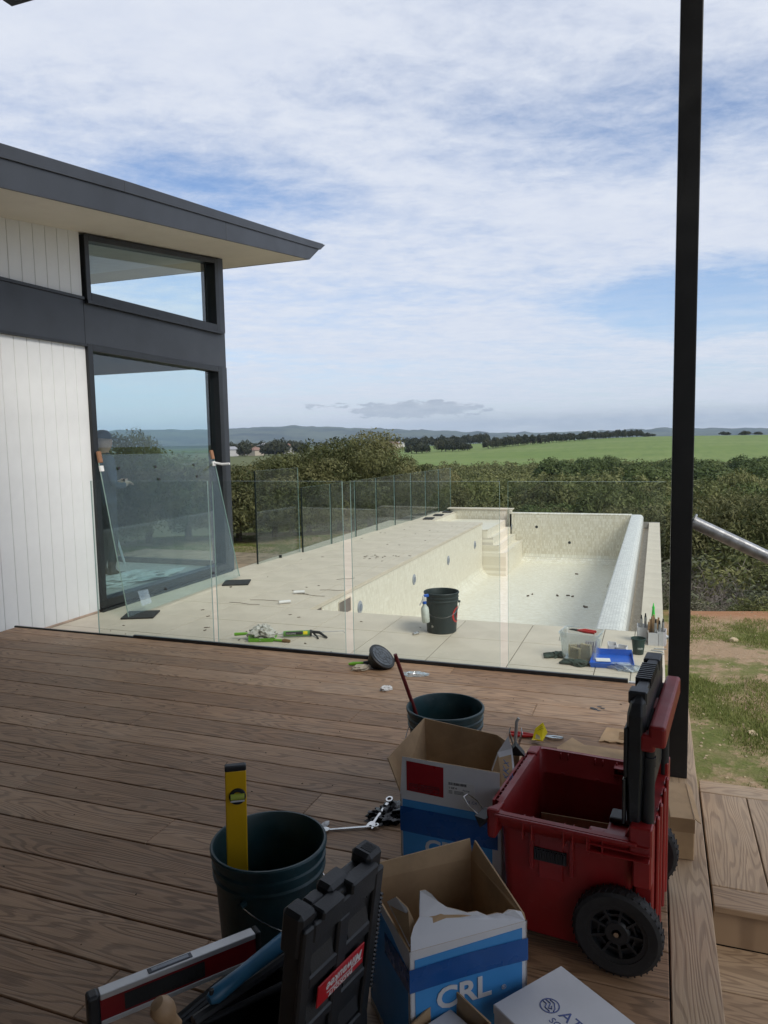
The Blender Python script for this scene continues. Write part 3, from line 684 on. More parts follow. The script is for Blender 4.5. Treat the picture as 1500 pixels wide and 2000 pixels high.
# overflow edge: flat white top, rounded outer shoulder
wp = [(-.463, PB)] + [(-.463, PZ - .012), (-.455, PZ - .004), (-.445, PZ)] + [(-.30 + .075 * math.sin(a), PZ - .075 + .075 * math.cos(a)) for a in np.linspace(0, math.pi / 2, 8)] + [(-.225, -.80)]
n = len(wp); ys = [6.366] + list(np.linspace(7, 15.9, 12)) + [15.99]
w_ = M(); w_.v = [(x_, y_, z_) for y_ in ys for x_, z_ in wp]
w_.f = [(j * n + i, j * n + i + 1, (j + 1) * n + i + 1, (j + 1) * n + i) for j in range(len(ys) - 1) for i in range(n - 1)] + [tuple(range(n)), tuple((len(ys) - 1) * n + i for i in range(n))]
w_.m = [0] * len(w_.f); w_.build('overflow_edge', WEIRM, pool, smooth=True)
M().box(-.224, -.116, 6.366, 15.95, -.80, -.43).build('catch_trough', TROUGHM, pool)
y = 6.366
while y < 15.9: tile(-.118, .09, y, min(y + 1.06, 15.95), -.30, PAVE, pool, .03, 'coping_tile'); y += 1.06
M().box(-.116, .082, 6.366, 15.95, -2.6, -.332).build('outer_wall', SLAB, pool)
M().box(-.224, .09, 15.953, 16.0, -2.6, -.30).build('outer_wall', SLAB, pool)
M().box(-4.3, -.2, 16.245, 16.4, -2.8, -.35).build('outer_wall', SLAB, pool)
for nm_, x_, yy, zz in (('pool_light', -3.164, 7.70, -.43), ('pool_light', -3.164, 9.72, -.48), ('pool_light', -3.164, 11.54, -.50), ('pool_light', -3.164, 13.43, -.51)):
    l_ = M().lathe([(.001, .012), (.05, .012), (.062, .010), (.075, .004), (.078, 0)], 24).build(nm_, mat('grey lamp ring', (.28, .30, .33), .35), pool, (x_, yy, zz), (0, R(90), 0), smooth=True)
    M().lathe([(.001, .016), (.042, .014), (.045, .011)], 20).build('lens', mat('lamp lens', (.16, .19, .24), .15), l_, smooth=True)
M().lathe([(.001, .012), (.05, .012), (.075, .004), (.078, 0)], 24).build('pool_light', MATS['grey lamp ring'], pool, (-2.929, 15.94, -.45), (0, R(90), 0), smooth=True)
for x_, zz in ((-2.39, -.44), (-1.70, -.76)): M().lathe([(.001, .004), (.022, .004), (.03, 0)], 16).build('return_inlet', BPLAST, pool, (x_, 15.898, zz), (R(90), 0, 0))
SK = mat('skimmer recess', (.16, .14, .12), .7)
for y0, y1, za, zb_ in ((6.50, 6.66, -.27, -.19), (7.10, 7.42, -.40, -.25)):
    q = M().box(-3.166, -3.1632, y0, y1, za, zb_).build('skimmer_mouth', SK, pool)
    for a in ((y0, y1, zb_, zb_ + .012), (y0, y1, za - .012, za), (y0 - .012, y0, za, zb_), (y1, y1 + .012, za, zb_)): M().box(-3.166, -3.157, *a).build('surround', PAVE, q)

# ================================================================== glass
gf = thing('glass_fence', 'frameless clear glass fence along the far edge of the timber deck', 'glass fence')
def gpanel(x0, x1, y, z0, z1, gm=GLASS_FENCE, th=.012):
    m = M().box(x0, x1, y, y + th, z0, z1); m.m = [1, 1, 0, 1, 0, 1]; return m.build('glass_panel', [gm, GEDGE], gf)
for x0, x1 in ((-4.10, -3.045), (-3.005, -1.985), (-1.925, -.915), (-.863, .056)): gpanel(x0, x1, 4.556, -.12, 1.205)
M().box(-3.75, -.138, 4.532, 4.554, -.10, .020).build('channel', BLACKAL, gf); M().box(-4.95, -3.752, 4.536, 4.552, -.10, .008).build('channel', BLACKAL, gf)
M().box(-.135, .186, 4.533, 4.552, -.10, .004).build('end_trim', SILVER, gf)
ffn = thing('glass_fence', 'tinted glass fence with dark panel edges along the far side of the paving', 'glass fence', (-4.88, 9.70, PZ))
def far_line(k): f = k / 8.0; return Vector((.39 * f, 7.0 * f, 0))
e = [0, 1.05, 2.07, 3.08, 4.06, 5.05, 6.02, 6.98, 7.95]
for i in range(8):
    a = far_line(e[i] + .012); b_ = far_line(e[i + 1] - .012); d_ = b_ - a; L = d_.length; rz_ = (0, 0, math.atan2(d_.y, d_.x))
    m = M().box(0, L, -.006, .006, 0, .955); m.m = [1, 1, 0, 1, 0, 1]; g = m.build('glass_panel', [GLASS_FAR, GEDGE], ffn, a, rz_)
    M().box(-.012, -.0005, -.012, .012, 0, .955).build('edge_strip', GEDGED, g)
g = thing('glass_sheet', 'tall glass sheet standing at the near end of the far fence', 'glass sheet', (-5.0, 8.60, PZ - .02), (0, 0, R(86)))
m = M().box(0, 1.10, -.006, .006, 0, 1.27); m.m = [1, 1, 0, 1, 0, 1]; m.build('pane', [GLASS_FAR, GEDGE], g); M().box(-.012, -.0005, -.010, .010, 0, 1.27).build('edge_strip', GEDGED, g)
M().box(.55, .57, -.02, .02, -.02, .06).build('peg', GEDGED, g)
# big sheet leaning on the window
lg = thing('glass_sheet', 'large clear glass sheet leaning on the lower window over rubber mats', 'glass sheet')
B0, B1, T1, T0 = Vector((-4.627, 5.533, -.132)), Vector((-4.72, 7.657, -.132)), Vector((-5.055, 7.70, 1.36)), Vector((-5.055, 5.725, 1.385))
nrm = (B1 - B0).cross(T0 - B0).normalized() * .012
nrm = nrm if nrm.x > 0 else -nrm
M().slab([B0, B1, T1, T0], nrm, 0, 0, 1).build('pane', [GLASS_LEAN, GEDGE], lg)
def onsheet(u, v_): return (B0.lerp(B1, u)).lerp(T0.lerp(T1, u), v_) + nrm * 1.05
for u, v_ in ((.13, .91), (.15, .83), (.42, .91), (.43, .82), (.77, .91), (.78, .82), (.30, .09), (.74, .09)):
    c = onsheet(u, v_); M().cyl(c, c + nrm * .3, .016, n=14).build('fixing_cap', RUBBER, lg)
q0, q1, q2, q3 = onsheet(.10, .035), onsheet(.175, .035), onsheet(.165, .125), onsheet(.09, .13)
M().slab([q0, q1, q2, q3], nrm * .06, 0, 0).build('tape_patch', BAGP, lg)
for u0, u1 in ((-.002, .022), (.972, .999)):
    M().slab([onsheet(u0, .95) - nrm, onsheet(u1, .95) - nrm, onsheet(u1, 1.02) - nrm, onsheet(u0, 1.02) - nrm], nrm * 1.6, 0, 0).build('corner_guard', mat('orange brown card', (.26, .13, .07), .85), lg)
    M().slab([onsheet(u0, .895) - nrm, onsheet(u1, .895) - nrm, onsheet(u1, .93) - nrm, onsheet(u0, .93) - nrm], nrm * 1.3, 0, 0).build('tape_wrap', PAPER, lg)
p0 = onsheet(.985, .92); M().tube([p0, p0 + Vector((.10, .02, -.02)), p0 + Vector((.20, .03, -.015))], .014, 8).build('tape_tail', PAPER, lg, smooth=True)
MATLABEL = {0: 'black rubber mat under the near corner of the leaning glass sheet', 1: 'black rubber mat under the far corner of the leaning glass sheet'}
for i, (x_, y_, a) in enumerate(((-4.60, 5.68, 24), (-4.56, 7.34, 24))):
    M_ = M().box(-.15, .15, -.145, .145, 0, .016).build('rubber_mat', RUBBER, None, (x_, y_, PZ + .001), (0, 0, R(a)), bevel=.003); tag(M_, MATLABEL[i], 'mat', 'mats under the leaning sheet')
for i, (x_, y_) in enumerate(((-4.37, 14.46), (-4.36, 15.15), (-4.35, 15.85))):
    tag(M().box(-.10, .10, -.17, .17, 0, .016).build('rubber_mat', RUBBER, None, (x_, y_, PZ + .001), (0, 0, R(8)), bevel=.003),
        ('nearest', 'middle', 'farthest')[i] + ' of three dark mats at the far end of the pool paving', 'mat', 'mats on the far paving')

# ================================================================== things on the deck
def bucket(label, loc, H, Rr, m, rot=0.0, handle=True, group='site buckets'):
    b = thing('bucket', label, 'bucket', loc, (0, 0, rot), group); k = Rr / .158; h = H / .37
    pr = [(.001, 0), (.128, 0), (.134, .006), (.149, .285), (.155, .287), (.157, .298), (.152, .303), (.153, .318), (.158, .321), (.158, .330), (.153, .334), (.154, .352),
          (.161, .354), (.162, .366), (.159, .370), (.154, .370), (.150, .362), (.146, .29), (.129, .010), (.001, .009)]
    M().lathe([(r * k, z * h) for r, z in pr], 56).build('body', m, b, smooth=True)
    if handle:
        hp = [(.158 * k * math.cos(a), .158 * k * math.sin(a) * .93 - .012 * math.sin((a + math.pi) ) - .004, (.275 - .115 * math.sin(-a)) * h) for a in np.linspace(-math.pi + .02, -.02, 22)]
        hp = [(x * 1.05, y * 1.05, z) for x, y, z in hp]
        w = M().tube(hp, .0021, 6).build('handle', CHROME, b, smooth=True)
        for s_ in (-1, 1): M().cyl((s_ * .150 * k, 0, .275 * h), (s_ * .172 * k, 0, .275 * h), .011, .009, 12).build('lug', m, b)
    return b
bucket('dark teal bucket nearest the viewer with a yellow spirit level standing in it', (-1.0, 1.725, 0), .37, .158, TEAL, R(92))
b2 = bucket('dark teal bucket behind the open cardboard box with a red stick in it', (-.815, 2.90, 0), .36, .160, TEAL, R(-20))
M().lathe([(.001, .005), (.09, .004), (.14, .001), (.146, 0)], 30).build('dried_mix', mat('grey dried mix', (.05, .06, .06), .8, vscale=12, col2=(.22, .23, .23), lo=.58, hi=.66), b2, (0, 0, .22), smooth=True)
b3 = bucket('black bucket with white splashes standing on the pool paving', (-1.69, 5.93, PZ), .345, .147, SPLASH, R(15))
def onbucket(a, z, r0=.1255, r1=.1415, H=.345): r = r0 + (r1 - r0) * z / .27 + .0012; return (r * math.cos(a), r * math.sin(a), z)
M().grid(lambda u, v_: onbucket(R(-16) + (.030 + .011 * v_) / .07 * math.cos(2 * math.pi * u) * .95, .155 + (.055 + .014 * v_) * math.sin(2 * math.pi * u)), 30, 1).build('red_emblem', REDHANDLE, b3, smooth=True)
M().grid(lambda u, v_: onbucket(R(-16) + .30 * (u - .5) * (1 - v_), .13 + .05 * v_), 4, 3).build('red_emblem', REDHANDLE, b3, smooth=True)
tag(M().tube([(-.905, 2.985, .06), (-.955, 2.93, .30), (-1.02, 2.86, .575)], .0085, 8).build('stick', mat('dark red painted stick', (.16, .012, .012), .5), smooth=True), 'thin dark red stick leaning out of the rear teal bucket', 'stick')
# yellow spirit level in the near bucket
yl = thing('spirit_level', 'yellow spirit level standing upright in the near teal bucket', 'spirit level', (-1.095, 1.70, .014), (R(0), R(1.0), R(33)))
M().box(-.029, .029, -.011, .011, .0, .555).build('body', YELLOW, yl, bevel=.003, seg=2)
M().box(-.0295, .0295, -.0115, .0115, .553, .570).build('end_cap', BPLAST, yl, bevel=.004, seg=2)
M().lathe([(.014, .003), (.022, .003), (.0235, 0), (.0235, -.0255), (.022, -.0285), (.014, -.0285)], 28, closed=True).build('vial_frame', BPLAST, yl, (.004, -.0127, .482), (R(90), 0, 0), smooth=True)
v_ = M().cyl((-.015, -.0135, .482), (.023, -.0135, .482), .0095, n=14).build('vial', mat('lime vial fluid', (.45, .52, .08), .15, coat=1), yl, smooth=True)
M().box(-.015, .023, -.0236, -.0226, .4715, .4755).build('bubble', PAPER, v_)

# open red rolling toolbox
rt = thing('toolbox', 'open red rolling toolbox with raised black lid, big wheels and pull handle', 'toolbox', (-.205, 2.245, 0), (0, 0, R(-6)))
def ring(x, y, z, r=.03, k=4):
    pts = []
    for cx, cy, a0 in ((x - r, y - r, 0), (-x + r, y - r, 90), (-x + r, -y + r, 180), (x - r, -y + r, 270)):
        pts += [(cx + r * math.cos(R(a0 + 90 * i / k)), cy + r * math.sin(R(a0 + 90 * i / k)), z) for i in range(k + 1)]
    return pts
def loft(rings, cap0=True, cap1=True, mi=0):
    m = M(); n = len(rings[0]); m.v = [p for r in rings for p in r]
    m.f = [(j * n + i, j * n + (i + 1) % n, (j + 1) * n + (i + 1) % n, (j + 1) * n + i) for j in range(len(rings) - 1) for i in range(n)]
    if cap0: m.f.append(tuple(range(n))[::-1])
    if cap1: m.f.append(tuple((len(rings) - 1) * n + i for i in range(n)))
    m.m = [mi] * len(m.f); return m
loft([ring(.178, .190, .022, .03), ring(.185, .198, .20, .03), ring(.190, .206, .335, .03), ring(.196, .236, .352, .03), ring(.200, .252, .385, .028), ring(.200, .252, .398, .028),
      ring(.186, .238, .400, .022), ring(.180, .230, .385, .022), ring(.172, .190, .34, .03), ring(.165, .178, .05, .03)]).build('body', REDP, rt, smooth=True)
for yy in (-.2525, .2525):
    rb = M()
    s_ = 1 if yy > 0 else -1
    for xx in (-.11, -.085, .005, .03, .075, .11): rb.box(xx - .002, xx + .002, min(yy, yy - s_ * .03), max(yy, yy - s_ * .03), .335, .397)
    rb.box(-.19, .20, min(yy + s_ * .001, yy + s_ * .009), max(yy + s_ * .001, yy + s_ * .009), .389, .397)
    for zz in (.345, .366, .386): rb.box(.07, .232, min(yy - s_ * .055, yy + s_ * .004), max(yy - s_ * .055, yy + s_ * .004), zz, zz + .004)
    rb.box(.068, .072, min(yy - s_ * .05, yy + s_ * .004), max(yy - s_ * .05, yy + s_ * .004), .345, .39)
    rb.box(-.075, -.005, min(yy - s_ * .058, yy - s_ * .047), max(yy - s_ * .058, yy - s_ * .047), .205, .335)
    for xx in (-.095, .02): rb.box(xx - .006, xx + .006, min(yy - s_ * .062, yy - s_ * .04), max(yy - s_ * .062, yy - s_ * .04), .23, .345)
    rb.build('side_rib', REDP, rt, bevel=.0015)
for s_ in (-1, 1):
    hm_ = M()
    for k_ in range(12): hm_.box(-.085 + .0075 * k_, -.0805 + .0075 * k_, s_ * .207 - .006, s_ * .207 + .006, .262, .292)
    hm_.box(-.088, .005, s_ * .203 - .006, s_ * .203 + .006, .258, .296); hm_.build('side_grip', BPLAST, rt)
    M().add([(-.216, s_ * .215 - .035, .315), (-.19, s_ * .215 - .035, .315), (-.19, s_ * .215 + .035, .315), (-.216, s_ * .215 + .02 * s_, .315),
             (-.218, s_ * .215 - .037, .405), (-.18, s_ * .215 - .037, .405), (-.18, s_ * .215 + .037, .405), (-.218, s_ * .215 + .022 * s_, .405)],
            [(3, 2, 1, 0), (4, 5, 6, 7), (0, 1, 5, 4), (1, 2, 6, 5), (2, 3, 7, 6), (3, 0, 4, 7)]).build('corner_block', REDP, rt, bevel=.008, seg=2)
# lattice handle on the front edge
lt = M(); lt.box(-.222, -.215, -.18, .18, .375, .398); lt.box(-.207, -.199, -.18, .18, .375, .398)
for i, yy in enumerate(np.linspace(-.17, .17, 14)):
    if 5 <= i <= 8: continue
    lt.box(-.217, -.204, yy - .002, yy + .002, .378, .396)
for yy, dd in ((-.06, .03), (-.03, -.03), (.03, .03), (.06, -.03)): lt.add([(-.217, yy, .38), (-.217, yy + .004, .38), (-.204, yy + dd + .004, .38), (-.204, yy + dd, .38), (-.217, yy, .396), (-.217, yy + .004, .396), (-.204, yy + dd + .004, .396), (-.204, yy + dd, .396)], [(3, 2, 1, 0), (4, 5, 6, 7), (0, 1, 5, 4), (1, 2, 6, 5), (2, 3, 7, 6), (3, 0, 4, 7)])
lt.build('front_handle', REDP, rt)
wh = None
for s_ in (-1, 1):
    w = M().lathe([(.082, -.024), (.108, -.026), (.117, -.020), (.120, -.010), (.120, .010), (.117, .020), (.108, .026), (.082, .024)], 56, closed=True).build('wheel', TYRE, rt, (.150, s_ * .228, .121), (R(90), 0, 0), smooth=True)
    tr = M()
    for k_ in range(40):
        a = 2 * math.pi * k_ / 40; T = Matrix.Rotation(a, 4, 'Z')
        tr.box(.1185, .1208, -.0022, .0022, -.022, -.002, 0, T @ Matrix.Rotation(.25, 4, 'X')); tr.box(.1185, .1208, .006, .0104, .002, .022, 0, T @ Matrix.Rotation(-.25, 4, 'X'))
    tr.build('tread', TYRE, w)
    rm = M().lathe([(.012, .017), (.030, .018), (.036, .012), (.036, -.012), (.012, -.012)], 28, closed=True)
    rm.lathe([(.070, .019), (.084, .021), (.084, -.02), (.070, -.018)], 44, closed=True); rm.lathe([(.001, -.004), (.083, -.004), (.083, -.009), (.001, -.009)], 36)
    for k_ in range(9):
        T = Matrix.Rotation(2 * math.pi * k_ / 9, 4, 'Z')
        rm.box(.030, .075, -.0035, .0035, -.008, .0155, 0, T @ Matrix.Rotation(.0, 4, 'Z')); rm.box(.046, .052, -.018, .018, -.006, .010, 0, T @ Matrix.Rotation(.35, 4, 'Z'))
    rm.build('rim', BPLAST, w, smooth=True); M().cyl((0, 0, .010), (0, 0, .023), .0075, n=6).build('axle_bolt', CHROME, w)
# raised lid at the wheel end
lr = [[(x_, y_, z_) for z_, (x_, y_) in zip([z_] * 12, pts)] for z_, pts in ()]
def lidring(z, hx, hy, xc=.188): return [(xc + x_, y_, z) for x_, y_ in ((-hx, -hy + .02), (-hx + .008, -hy), (hx - .008, -hy), (hx, -hy + .02), (hx, hy - .02), (hx - .008, hy), (-hx + .008, hy), (-hx, hy - .02))]
ld = loft([lidring(.408, .010, .215), lidring(.428, .020, .225), lidring(.60, .026, .232), lidring(.735, .024, .232, .190), lidring(.765, .020, .222, .192), lidring(.790, .014, .19, .194)]).build('lid', BPLAST, rt, bevel=.003)
lx = M()
for y0, y1 in ((-.20, -.15), (.12, .20)): lx.box(.166, .214, y0, y1, .755, .792)
lx.box(.160, .170, -.232, -.16, .56, .70); lx.box(.208, .218, -.20, .20, .45, .70); lx.box(.158, .166, -.236, -.20, .43, .56)
lx.build('lid_rib', BPLAST, ld, bevel=.004)
lx = M()
for k_ in range(9): lx.box(.170, .212, -.09 + .018 * k_, -.082 + .018 * k_, .770, .797)
lx.build('lid_latch_fins', BPLAST, ld); lx = M(); lx.box(.172, .211, -.14, .10, .768, .776); lx.build('lid_recess', RUBBER, ld)
for yy in (-.215, .215): M().add([(.165, yy - .016, .396), (.225, yy - .016, .396), (.225, yy + .016, .396), (.165, yy + .016, .396), (.185, yy - .012, .432), (.205, yy - .012, .432), (.205, yy + .012, .432), (.185, yy + .012, .432)],
                                [(3, 2, 1, 0), (4, 5, 6, 7), (0, 1, 5, 4), (1, 2, 6, 5), (2, 3, 7, 6), (3, 0, 4, 7)]).build('hinge', REDP, rt)
bk = M(); bk.box(.188, .235, -.192, .192, .06, .26); bk.box(.188, .235, -.235, .235, .2605, .40); bk.box(.18, .238, -.252, -.19, .36, .44); bk.box(.18, .238, .19, .252, .36, .44)
for yy in (-.13, -.05, .05, .13): bk.box(.235, .245, yy - .012, yy + .012, .05, .42)
bk.build('rear_panel', REDP, rt, bevel=.004)
for yy in (-.205, .205):
    pu = M(); pu.tube([(.222, yy, .40), (.222, yy, .60)], .0165, 14); pu.tube([(.222, yy, .597), (.222, yy, .622)], .019, 14); pu.tube([(.222, yy, .62), (.226, yy, .655)], .0145, 14)
    ph = pu.build('handle_tube', BPLAST, rt, smooth=True)
gr = M(); gr.box(.222, .266, -.232, .232, .655, .715); gr.box(.198, .24, -.232, -.165, .640, .690); gr.box(.198, .24, .165, .232, .640, .690); gr.box(.205, .235, -.05, .05, .655, .70)
gr.build('pull_grip', REDP, rt, bevel=.010, seg=3)
tr = M(); tr.slab([(-.15, -.16, .05), (.10, -.16, .05), (.10, -.16, .22), (-.15, -.16, .20)], (0, .004, 0), 0, 0); tr.slab([(.10, -.16, .05), (.10, .12, .05), (.10, .12, .24), (.10, -.16, .22)], (-.004, 0, 0), 0, 0); tr.slab([(-.15, .12, .05), (.10, .12, .05), (.10, .12, .24), (-.15, .12, .23)], (0, -.004, 0), 0, 0)
tag(tr.build('carton', KRAFT, None, (-.205, 2.245, 0), (0, 0, R(-6))), 'open brown carton lying inside the red rolling toolbox', 'carton')
tag(crumple((.055, .04, .016), 2, 2, .3, 2).build('packet', BOXBLUE, None, (-.20, 2.16, .18), (0, R(14), R(30)), smooth=True), 'shiny blue packet among the contents of the red toolbox', 'packet')
tl = thing('tool_case', 'small dark red tool case resting inside the red toolbox under its lid', 'tool case', (-.085, 2.20, .255), (0, 0, R(-6)))
M().box(-.03, .05, -.12, .05, 0, .075).build('case_body', REDP, tl, bevel=.008, seg=2); M().box(-.028, .048, -.02, .045, .0755, .095).build('case_lid', BPLAST, tl, bevel=.006, seg=2)
M().box(-.20, .11, -.165, .17, 0, .004).build('base_liner', RUBBER, rt, (0, 0, .051))

# white and blue cartons
def carton_walls(root, w, d, h, face_z, names=True):
    th = .004
    def p(poly, off): return M().slab(poly, off, 0, 1, 1).build('side_panel', [BOXWHITE, KRAFT], root)
    p([(-w / 2, -d / 2, 0), (w / 2, -d / 2, 0), (w / 2, -d / 2, h), (-w / 2, -d / 2, h)], (0, th, 0)); p([(w / 2, -d / 2, 0), (w / 2, d / 2, 0), (w / 2, d / 2, h), (w / 2, -d / 2, h)], (-th, 0, 0))
    p([(w / 2, d / 2, 0), (-w / 2, d / 2, 0), (-w / 2, d / 2, h), (w / 2, d / 2, h)], (0, -th, 0)); p([(-w / 2, d / 2, 0), (-w / 2, -d / 2, 0), (-w / 2, -d / 2, h), (-w / 2, d / 2, h)], (th, 0, 0))
    M().box(-w / 2 + th, w / 2 - th, -d / 2 + th, d / 2 - th, .001, .005).build('base_panel', KRAFT, root)
def jag(a, b_, n, amp, up=(0, 0, 1)):
    a, b_ = Vector(a), Vector(b_); out = []
    for i in range(n + 1):
        q = a.lerp(b_, i / n); e_ = 0 if i in (0, n) else random.uniform(-amp, amp); out.append(q + Vector(up) * e_)
    return out
cb = thing('carton', 'white and blue printed carton with torn top flap in the foreground', 'carton', (-.478, 1.668, 0), (0, 0, R(40)))
w, d, h = .300, .290, .335
carton_walls(cb, w, d, h, 0)
e_ = .0012
M().slab([(-w / 2 + .012, -d / 2 - e_, .02), (w / 2 - .014, -d / 2 - e_, .02), (w / 2 - .014, -d / 2 - e_, h - .014), (-w / 2 + .012, -d / 2 - e_, h - .022)], (0, e_ * .8, 0), 0, 0).build('blue_print', BOXBLUE, cb)
M().slab([(-w / 2 - e_, d / 2 - .01, .02), (-w / 2 - e_, -d / 2 + .012, .02), (-w / 2 - e_, -d / 2 + .012, h - .05), (-w / 2 - e_, -.02, h - .03), (-w / 2 - e_, d / 2 - .01, h - .02)], (e_ * .8, 0, 0), 0, 0).build('blue_print', BOXBLUE, cb)
tp = M()
tp.grid(lambda u, v_: (-w / 2 - .002 + (w + .003) * u, -d / 2 - .0030 - .0012 * noise.noise((u * 9, v_ * 3, 1)), h - .098 + .056 * v_ + .004 * math.sin(u * 3)), 40, 6)
tp.build('tape', TAPEBLUE, cb, smooth=True)
M().grid(lambda u, v_: (-w / 2 - .0030 - .001 * noise.noise((u * 9, v_ * 3, 4)), -d / 2 + .16 * u, h - .098 + .056 * v_ - .012 * u), 20, 4).build('tape', TAPEBLUE, cb, smooth=True)
text('lettering', 'CRL', .072, BOXWHITE, cb, frame((-.088, -d / 2 - .0032, h - .155), (1, 0, .0), (0, 0, 1)), .0006, 1.08, bold=.0018)
text('lettering', '\u00ae', .016, BOXWHITE, cb, frame((.080, -d / 2 - .0030, h - .153), (1, 0, 0), (0, 0, 1)), .0004)
# torn flap: a white sheet folded in from the near edge with a ragged top
fl_ = [(-w / 2 + .004, -d / 2 + .001, h)] + [(w / 2 - .004, -d / 2 + .001, h)] + [(x_, -d / 2 + .001 + dy, h + z_) for x_, dy, z_ in
      ((.146, .018, .012), (.128, .022, .018), (.112, .020, .024), (.100, .026, .013), (.082, .022, .022), (.060, .030, .016), (.036, .034, .030), (.012, .036, .031), (-.010, .042, .040), (-.034, .050, .047), (-.052, .058, .060), (-.066, .066, .078), (-.078, .074, .086), (-.090, .078, .084), (-.098, .066, .060), (-.104, .050, .040), (-.124, .036, .030), (-.138, .020, .018))]
M().slab(fl_, (.0, .0035, -.001), 0, 1, 1).build('torn_flap', [BOXWHITE, KRAFT], cb)
M().slab([(-w / 2 + .008, -d / 2 + .02, h - .004), (-w / 2 + .012, -d / 2 + .10, h - .002), (-w / 2 - .002, -d / 2 + .14, h + .035), (-w / 2 + .010, -d / 2 + .11, h + .062), (-w / 2 + .026, -d / 2 + .08, h + .05), (-w / 2 + .035, -d / 2 + .045, h + .02)], (.003, .0, 0), 0, 1, 1).build('torn_flap', [BOXWHITE, KRAFT], cb)
M().slab([(w / 2, -d / 2 + .006, h), (w / 2, d / 2, h), (w / 2 + .012, d / 2, h + .045), (w / 2 + .004, -d / 2 + .02, h + .006)], (-.004, 0, 0), 0, 1, 1).build('flap', [BOXWHITE, KRAFT], cb)
M().slab([(w / 2, d / 2, h), (-w / 2, d / 2, h), (-w / 2 + .002, d / 2 + .012, h + .035), (w / 2, d / 2 + .014, h + .046)], (0, -.004, 0), 0, 1, 1).build('flap', [BOXWHITE, KRAFT], cb)

bb = thing('carton', 'white and blue carton with red packing label and raised brown flaps', 'carton', (-.598, 2.31, 0), (0, 0, R(-1)))
w, d, h = .335, .27, .325
carton_walls(bb, w, d, h, 0)
M().slab([(-w / 2 + .008, -d / 2 - e_, .02), (w / 2 - .03, -d / 2 - e_, .02), (w / 2 - .03, -d / 2 - e_, h - .022), (-w / 2 + .008, -d / 2 - e_, h - .016)], (0, e_ * .8, 0), 0, 0).build('blue_print', BOXBLUE, bb)
M().grid(lambda u, v_: (-w / 2 + (w - .012) * u, -d / 2 - .0030 - .001 * noise.noise((u * 9, v_ * 3, 7)), h - .125 + .085 * v_ - .008 * u), 30, 5).build('tape', TAPEBLUE, bb, smooth=True)
text('lettering', 'CRL', .072, BOXWHITE, bb, frame((-.085, -d / 2 - .0018, h - .190), (1, 0, 0), (0, 0, 1)), .0004, 1.08, bold=.0018)
ff = frame((-w / 2, -d / 2 - .001, h), (1, 0, 0), (0, -.05, 1))      # front flap standing up, seen on its printed side
M().slab([(0, 0, 0), (w - .006, 0, 0), (w - .004, .122, 0), (.012, .130, 0)], (0, 0, -.004), 0, 1, 1, T=ff).build('front_flap', [BOXWHITE, KRAFT], bb)
M().slab([(.024, .016, .0012), (.148, .010, .0012), (.150, .112, .0012), (.026, .118, .0012)], (0, 0, -.0008), 0, 0, T=ff).build('packing_label', REDLABEL, bb)
lbl = M()
for a in ((.034, .134, .020, .0215), (.034, .134, .0405, .042), (.034, .0355, .0215, .0405), (.1325, .134, .0215, .0405)): lbl.box(a[0], a[1], a[2], a[3], .0014, .0018, 0, ff)
lbl.build('label_border', INK, bb)
text('lettering', 'COMPLETE ORDER ENCLOSED', .0072, INK, bb, ff @ Matrix.Translation((.084, .0325, .0016)), .0002, 1, 'CENTER'); text('lettering', 'NO BACK ORDERS', .0072, INK, bb, ff @ Matrix.Translation((.084, .0245, .0016)), .0002, 1, 'CENTER')
M().slab([(.160, .026, .0012), (.250, .022, .0012), (.251, .070, .0012), (.161, .074, .0012)], (0, 0, -.0008), 0, 0, T=ff).build('address_label', PAPER, bb)
bc = M(); xx = .166
while xx < .224: bw = random.choice((.0008, .0014, .002)); bc.box(xx, xx + bw, .0585, .0675, .0014, .0017, 0, ff); xx += bw + random.choice((.0008, .0013))
bc.build('barcode', INK, bb)
text('lettering', '1 OF 4', .0085, INK, bb, ff @ Matrix.Translation((.166, .046, .0016)), .0002, 1.1, bold=.0002); text('lettering', 'Partial', .0080, INK, bb, ff @ Matrix.Translation((.212, .0435, .0016)), .0002, 1.1)
sm = M()
for yy in (.038, .034, .030):
    sm.box(.166, .178, yy, yy + .0016, .0014, .0016, 0, ff); sm.box(.184, .222 - random.uniform(0, .012), yy, yy + .0016, .0014, .0016, 0, ff)
sm.build('small_print', INK, bb)
text('lettering', '31 C4', .014, INKBLUE, bb, ff @ Matrix.Translation((.222, .004, .0008)), .0002, 1)
M().slab([(-w / 2, d / 2, h), (-w / 2, -d / 2, h), (-w / 2 - .042, -d / 2 - .004, h + .115), (-w / 2 - .012, d / 2 + .02, h + .145)], (.004, 0, .001), 0, 1, 1).build('flap', [BOXWHITE, KRAFT], bb)
M().slab([(w / 2, d / 2, h), (-w / 2, d / 2, h), (-w / 2 - .010, d / 2 + .022, h + .146), (w / 2 - .08, d / 2 + .03, h + .115), (w / 2, d / 2 + .03, h + .07)], (0, -.004, 0), 0, 1, 1).build('flap', [BOXWHITE, KRAFT], bb)
fp = [Vector(p_) for p_ in ((0.1731, -0.122, 0.3566), (0.0997, 0.0217, 0.3772), (0.114, 0.052, 0.4267), (0.142, 0.0925, 0.4714), (0.1581, 0.0728, 0.4368), (0.1948, -0.0366, 0.3622), (0.2056, -0.1164, 0.3177))]
fpn = (fp[1] - fp[0]).cross(fp[5] - fp[0]).normalized()
if fpn.y > 0: fpn = -fpn
M().slab(fp, -fpn * .004, 0, 1, 1).build('flap', [BOXWHITE, KRAFT], bb)
wf = frame(fp[0].lerp(fp[3], .28) + fpn * .0045, (fp[3] - fp[0]), (fp[1] - fp[5]))
wr_ = M()
